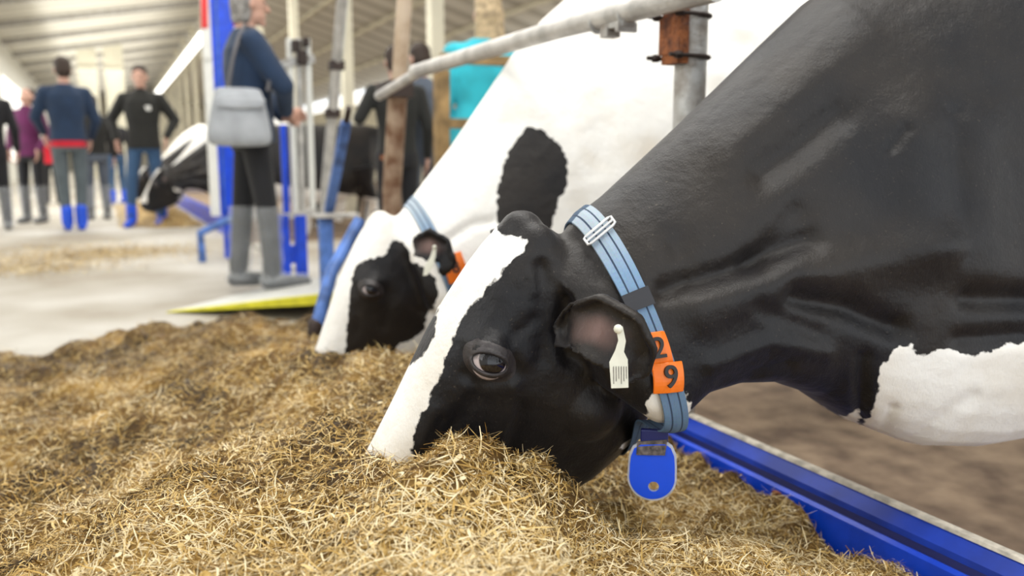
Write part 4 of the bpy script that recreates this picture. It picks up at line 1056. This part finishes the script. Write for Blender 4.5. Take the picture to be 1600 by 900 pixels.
def person(label, loc, heading, H, top, bottom, hair, shoes, pose=None, hairstyle='short', hem=None, cover=None, legcover=None, female=False, collar=None, voxel=.0085, badge=False, bulk=1.0):
    """local frame: x to the person's right hand side, y forward, z up; heading 0 faces +Y"""
    k = H/1.75; e = empty('person', loc, heading); tag(e, label, 'person')
    sw = .165 if female else .185
    J = dict(Rs=(sw, 0, 1.42), Ls=(-sw, 0, 1.42), Re=(sw+.07, -.02, 1.13), Le=(-sw-.07, -.02, 1.13), Rw=(sw+.08, .06, .89), Lw=(-sw-.08, .06, .89),
             Rh=(.09, 0, .92), Lh=(-.09, 0, .92), Rk=(.10, .02, .50), Lk=(-.10, .02, .50), Ra=(.11, -.01, .09), La=(-.11, -.01, .09), hd=(0, .02, 1.64), nk=(0, -.005, 1.50), Rd=(.0, .1, -1), Ld=(0, .1, -1), toe=(0, .19, 0), face=(0, 1, 0))
    J.update(pose or {}); J = {a: Vector(b) for a, b in J.items()}
    q = lambda v: Vector(v)*k
    # body: head with face, neck, trunk, arms, hands, legs, feet
    mb = MB(); hd = J['hd']; f = J['face'].normalized(); upv = Vector((0, 0, 1)); r_ = f.cross(upv).normalized(); upv = r_.cross(f).normalized()
    rot = Matrix((r_, f, upv)).transposed()
    mb.ell(q(hd+upv*.02), (.076*k, .095*k, .105*k), rot); mb.ell(q(hd-upv*.055+f*.022), (.056*k, .066*k, .062*k), rot)
    mb.cap(q(hd+f*.092+upv*.0), .011*k, q(hd+f*.108-upv*.028), .015*k, 8)             # nose
    mb.ell(q(hd+f*.085-upv*.062), (.026*k, .012*k, .008*k), rot); mb.ell(q(hd+f*.072-upv*.102), (.024*k, .02*k, .02*k), rot)
    for sg in (-1, 1):
        mb.ell(q(hd+r_*.078*sg-f*.005-upv*.012), (.010*k, .019*k, .031*k), rot, 10, 8)
        mb.ell(q(hd+r_*.034*sg+f*.082+upv*.030), (.026*k, .012*k, .007*k), rot, 10, 8)
    mb.cap(q(J['nk']-Vector((0, 0, .06))), .056*k, q(hd-upv*.05-f*.02), .050*k)
    mb.cap(q((0, 0, 1.33)), .085*k, q((0, 0, .98)), .085*k)
    for s_ in 'RL':
        mb.cap(q(J[s_+'s']), .05*k, q(J[s_+'e']), .038*k); mb.cap(q(J[s_+'e']), .036*k, q(J[s_+'w']), .026*k)
        sgn = 1 if s_ == 'R' else -1
        hand(mb, q(J[s_+'w']), J[s_+'d'], Vector((-sgn, .25, 0)), sgn, k)
        mb.cap(q(J[s_+'h']), .075*k, q(J[s_+'k']), .050*k); mb.cap(q(J[s_+'k']), .050*k, q(J[s_+'a']), .036*k)
        mb.cap(q((J[s_+'s'].x*.3, -.0, 1.42)), .05*k, q(J[s_+'s']), .05*k)
    b = link('body', remesh(mb, voxel, 3), M['skin'], e)
    for sg in (-1, 1):
        m_ = MB(); m_.ell(q(hd+r_*.032*sg+f*.083+upv*.012), (.011*k, .008*k, .007*k), rot, 10, 8); obj('eye', m_, M['ink'], e, True)
    # top
    mb = MB(); z0 = .86 if not hem else .92
    hipw = .165 if not female else .17
    st = [(z0, hipw, .118), (1.0, hipw-.012, .112), (1.12, .150 if not female else .135, .108), (1.27, .172 if not female else .155, .118), (1.38, .175 if not female else .155, .112), (1.46, .11, .082), (1.50, .062, .062)]
    mb.loft([ring(q((0, -.003, z)), Vector((0, ry*k*bulk, 0)), Vector((1, 0, 0)), rx*k*bulk, rx*k*bulk, p=2.3) for z, rx, ry in st])
    for s_ in 'RL':
        mb.cap(q((J[s_+'s'].x*.35, 0, 1.43)), .060*k, q(J[s_+'s']-Vector((0, 0, .01))), .064*k); mb.cap(q(J[s_+'s']-Vector((0, 0, .015))), .066*k*bulk, q(J[s_+'e']), .054*k*bulk)
        w_ = J[s_+'w']; mb.cap(q(J[s_+'e']), .053*k*bulk, q(w_.lerp(J[s_+'e'], .10)), .038*k*bulk)
    link('top', remesh(mb, .011, 4), M[top], e)
    if hem:
        mb = MB(); mb.loft([ring(q((0, -.003, z)), Vector((0, ry*k, 0)), Vector((1, 0, 0)), rx*k, rx*k, p=2.3) for z, rx, ry in ((.86, .172, .126), (.90, .171, .125), (.96, .163, .118))]); link('shirt_hem', remesh(mb, .011, 3), M[hem], e)
    if collar:
        mb = MB(); mb.tube([q((.055*math.sin(a), .05*math.cos(a), 1.495+.01*math.cos(a))) for a in [2*math.pi*i/16 for i in range(16)]], .017*k, 8, close=True); obj('collar', mb, M[collar], e, True)
    # trousers
    mb = MB(); mb.loft([ring(q((0, -.005, z)), Vector((0, ry*k, 0)), Vector((1, 0, 0)), rx*k, rx*k, p=2.3) for z, rx, ry in ((.82, .155, .112), (.9, .162, .118), (.98, .150, .106), (1.0, .14, .1))])
    for s_ in 'RL':
        mb.cap(q(J[s_+'h']-Vector((0, 0, .02))), .088*k, q(J[s_+'k']), .066*k); mb.cap(q(J[s_+'k']), .065*k, q(J[s_+'a']+Vector((0, 0, .03))), .052*k)
    link('trousers', remesh(mb, .011, 4), M[bottom], e)
    # feet
    for s_ in 'RL':
        a = J[s_+'a']; t = J['toe']; mb = MB()
        mb.cap(q(a+Vector((0, -.03, -.045))), .042*k, q(a+t*.35+Vector((0, 0, -.048))), .042*k); mb.cap(q(a+t*.35+Vector((0, 0, -.048))), .043*k, q(a+t+Vector((0, 0, -.055))), .035*k); mb.cap(q(a+Vector((0, -.01, -.03))), .046*k, q(a+Vector((0, -.01, .06))), .05*k)
        if cover: mb.cap(q(a+Vector((0, -.01, 0))), .06*k, q(a+Vector((0, -.01, .10 if cover != 'bluecover' else .13))), .062*k)
        o = link('boot' if cover else 'shoe', remesh(mb, .009, 3), M[cover or shoes], e)
        if legcover:
            kn = J[s_+'k']; pts = []; rr = []
            for t_ in [i/10 for i in range(11)]:
                p_ = a.lerp(kn+Vector((0, 0, -.02)), t_); pts.append(q(p_+Vector((0, 0, -.04*(1-t_))))); rr.append((.066+.022*t_+.006*math.sin(t_*23+ord(s_)))*k)
            mb = MB(); mb.tube(pts, rr, 20, cap=False); mb.cap(q(a+Vector((0, -.03, -.04))), .055*k, q(a+t*.95+Vector((0, 0, -.045))), .046*k)
            mb.tube([pts[-1], pts[-1]+Vector((0, 0, .012))], (rr[-1]+.004), 20, cap=False); obj('boot_cover', mb, M[legcover], e, True)
    # hair
    mb = MB(); c = hd
    mb.ell(q(c+upv*.055-f*.010), (.084*k, .095*k, .086*k), rot); mb.ell(q(c-f*.045+upv*.0), (.080*k, .065*k, .090*k), rot)
    if hairstyle == 'long':
        for sg in (-1, 0, 1): mb.cap(q(c-f*.05+r_*.04*sg), .05*k, q(c-f*.055-upv*.17+r_*.055*sg), .038*k)
    if hairstyle == 'bob':
        for sg in (-1, 1): mb.cap(q(c-f*.03+r_*.055*sg), .042*k, q(c-f*.035-upv*.085+r_*.05*sg), .034*k)
        mb.cap(q(c-f*.06), .05*k, q(c-f*.065-upv*.08), .04*k)
    link('hair', remesh(mb, .010, 3), M[hair], e)
    if badge:
        mb = MB(); mb.box(q((-.08, .118, 1.30)), (.06*k, .006, .05*k)); obj('badge', mb, M['white'], e, bevel=.002)
    return e

def faceto(p, tx, ty): return math.atan2(-(tx), ty)
# person with the bag on the ramp, seen from behind and the left, looking right
p = atZ(404, 450, .06); zz = ramp_z(p); p = atZ(404, 450, zz)
hd_r = -YAW - math.radians(64)
person('person in navy sweater with a grey shoulder bag and clear boot covers', (p.x, p.y, zz), hd_r, 1.72, 'navy', 'black', 'hairgr', 'black',
           dict(Re=(.23, .15, 1.17), Rw=(.03, .20, 1.03), Le=(-.23, .12, 1.15), Lw=(-.05, .20, 1.01), Rd=(-.4, .8, .1), Ld=(.4, .8, .1), Rk=(.10, .05, .50), Lk=(-.10, -.05, .5), Ra=(.10, .07, .09), La=(-.11, -.09, .09)),
           'bob', legcover='clear', bulk=1.16)
# shoulder bag: its own thing, hanging at her side
kb = 1.72/1.75; Rz = Matrix.Rotation(hd_r, 4, 'Z'); Wm = Matrix.Translation((p.x, p.y, zz)) @ Rz
def wl(v): return Wm @ (Vector(v)*kb)
be = empty('shoulder_bag', wl((.2, -.10, .85))); tag(be, 'light grey shoulder bag hanging against the navy sweater', 'bag')
mb = MB()
def bagring(z, y0, y1, x0, x1):
    y0 -= .05; y1 -= .05; x0 += .02; x1 += .02
    return [wl((x0, y0, z)), wl(((x0+x1)/2+.012, y0-.01, z)), wl((x1, y0, z)), wl((x1+.018, (y0+y1)/2, z)), wl((x1, y1, z)), wl(((x0+x1)/2, y1+.01, z)), wl((x0, y1, z)), wl((x0-.006, (y0+y1)/2, z))]
mb.loft([bagring(.83, -.20, .10, .205, .275), bagring(.87, -.225, .115, .19, .305), bagring(1.0, -.20, .10, .19, .30), bagring(1.13, -.165, .07, .195, .265), bagring(1.155, -.16, .065, .21, .25)])
o = move_verts_to(obj('bag_body', mb, M['bag'], smooth=False), be); sb = o.modifiers.new('s', 'SUBSURF'); sb.levels = 2; sb.render_levels = 2
mb = MB(); mb.loft([bagring(1.02, -.203, .10, .30, .318), bagring(1.14, -.17, .075, .266, .30)]); o = move_verts_to(obj('flap', mb, M['bag']), be); sb = o.modifiers.new('s', 'SUBSURF'); sb.levels = 1; sb.render_levels = 1
mb = MB(); mb.tube([wl(v) for v in ((.235, -.15, 1.14), (.25, -.12, 1.3), (.22, -.08, 1.42), (.12, -.03, 1.50), (.10, .03, 1.49), (.19, .10, 1.38), (.25, .08, 1.22), (.24, .06, 1.14))], .011, 8)
move_verts_to(obj('strap', mb, M['bagside'], smooth=True), be)

def put(px, py, z=0): q_ = atZ(px, py, z); return (q_.x, q_.y, z)
def turn(px, deg): # heading so that 0 = walking straight away from the camera at that pixel
    v = ray(px, 300); return math.atan2(-v.x, v.y)+math.radians(deg)
person('man from behind in navy sweater with red hem, grey jeans and blue overshoes', put(118, 360), turn(118, 5), 1.87, 'navy', 'greyjeans', 'hairdk', 'black',
       dict(Re=(.27, .0, 1.14), Rw=(.22, .14, .95), Le=(-.28, .05, 1.16), Lw=(-.20, .2, 1.0), Ra=(.065, -.01, .09), La=(-.065, .01, .09), Rk=(.09, .02, .5), Lk=(-.08, .02, .5)), hem='redcloth', cover='bluecover', bulk=1.08)
person('man in open black jacket and blue jeans with blue overshoes facing the camera', put(234, 353), turn(230, 170), 1.85, 'jblack', 'jeans', 'hairdk', 'black',
       dict(Re=(.33, -.04, 1.18), Rw=(.27, .06, .95), Le=(-.33, -.04, 1.18), Lw=(-.24, .08, .97), Ra=(.16, .12, .09), La=(-.13, -.04, .09), Rk=(.14, .08, .5), Lk=(-.11, .02, .5), toe=(.02, .19, 0)), cover='bluecover', collar='black', badge=True, bulk=1.1)
person('person in magenta hoodie looking up with dark hair at the left', put(56, 348), turn(40, 150), 1.66, 'magenta', 'black', 'hairdk', 'black',
       dict(face=(.15, .8, .65), hd=(-.02, -.02, 1.63), Re=(.24, -.02, 1.13), Rw=(.19, .14, .94), Le=(-.24, -.02, 1.13), Lw=(-.18, .14, .94)), legcover='clear', female=True, collar='magenta')
person('person in black cut off by the left edge of the picture', put(-4, 360), turn(0, 0), 1.72, 'black', 'black', 'hairdk', 'black', legcover='clear')
person('person in grey trousers partly hidden behind the man with red hem', put(156, 343), turn(140, 10), 1.60, 'jblack', 'greyblue', 'hairdk', 'black', legcover='clear')
person('distant person in black top and blue jeans between the two men', put(186, 318), turn(170, 20), 1.62, 'black', 'jeans', 'hairdk', 'black', cover='bluecover')
person('distant person in red beyond the magenta hoodie', put(84, 318), turn(68, 10), 1.35, 'redcloth', 'black', 'hairdk', 'black')
# people behind the brown post and the gate, on the passage slab
def putd(px, d, z): v = ray(px, 250); t = d/v.dot(FW); return (CAM.x+v.x*t, CAM.y+v.y*t, z)
person('person in turquoise top with blonde hair seen from behind', putd(754, 4.95, 0), turn(738, 10), 1.72, 'teal', 'black', 'hairbl', 'black',
       dict(hd=(.04, .02, 1.64)), 'long', female=True, bulk=1.15)
person('person in grey blue top with dark hair behind the brown post', putd(660, 6.3, 0), turn(652, 30), 1.62, 'greyblue', 'greyblue', 'hairdk', 'black')
person('person in black with a raised hand mostly hidden by the brown post', putd(621, 6.0, 0), turn(592, 10), 1.56, 'jblack', 'black', 'hairdk', 'black',
       dict(Le=(-.30, -.02, 1.20), Lw=(-.17, .16, 1.36), Ld=(.1, .2, 1)))
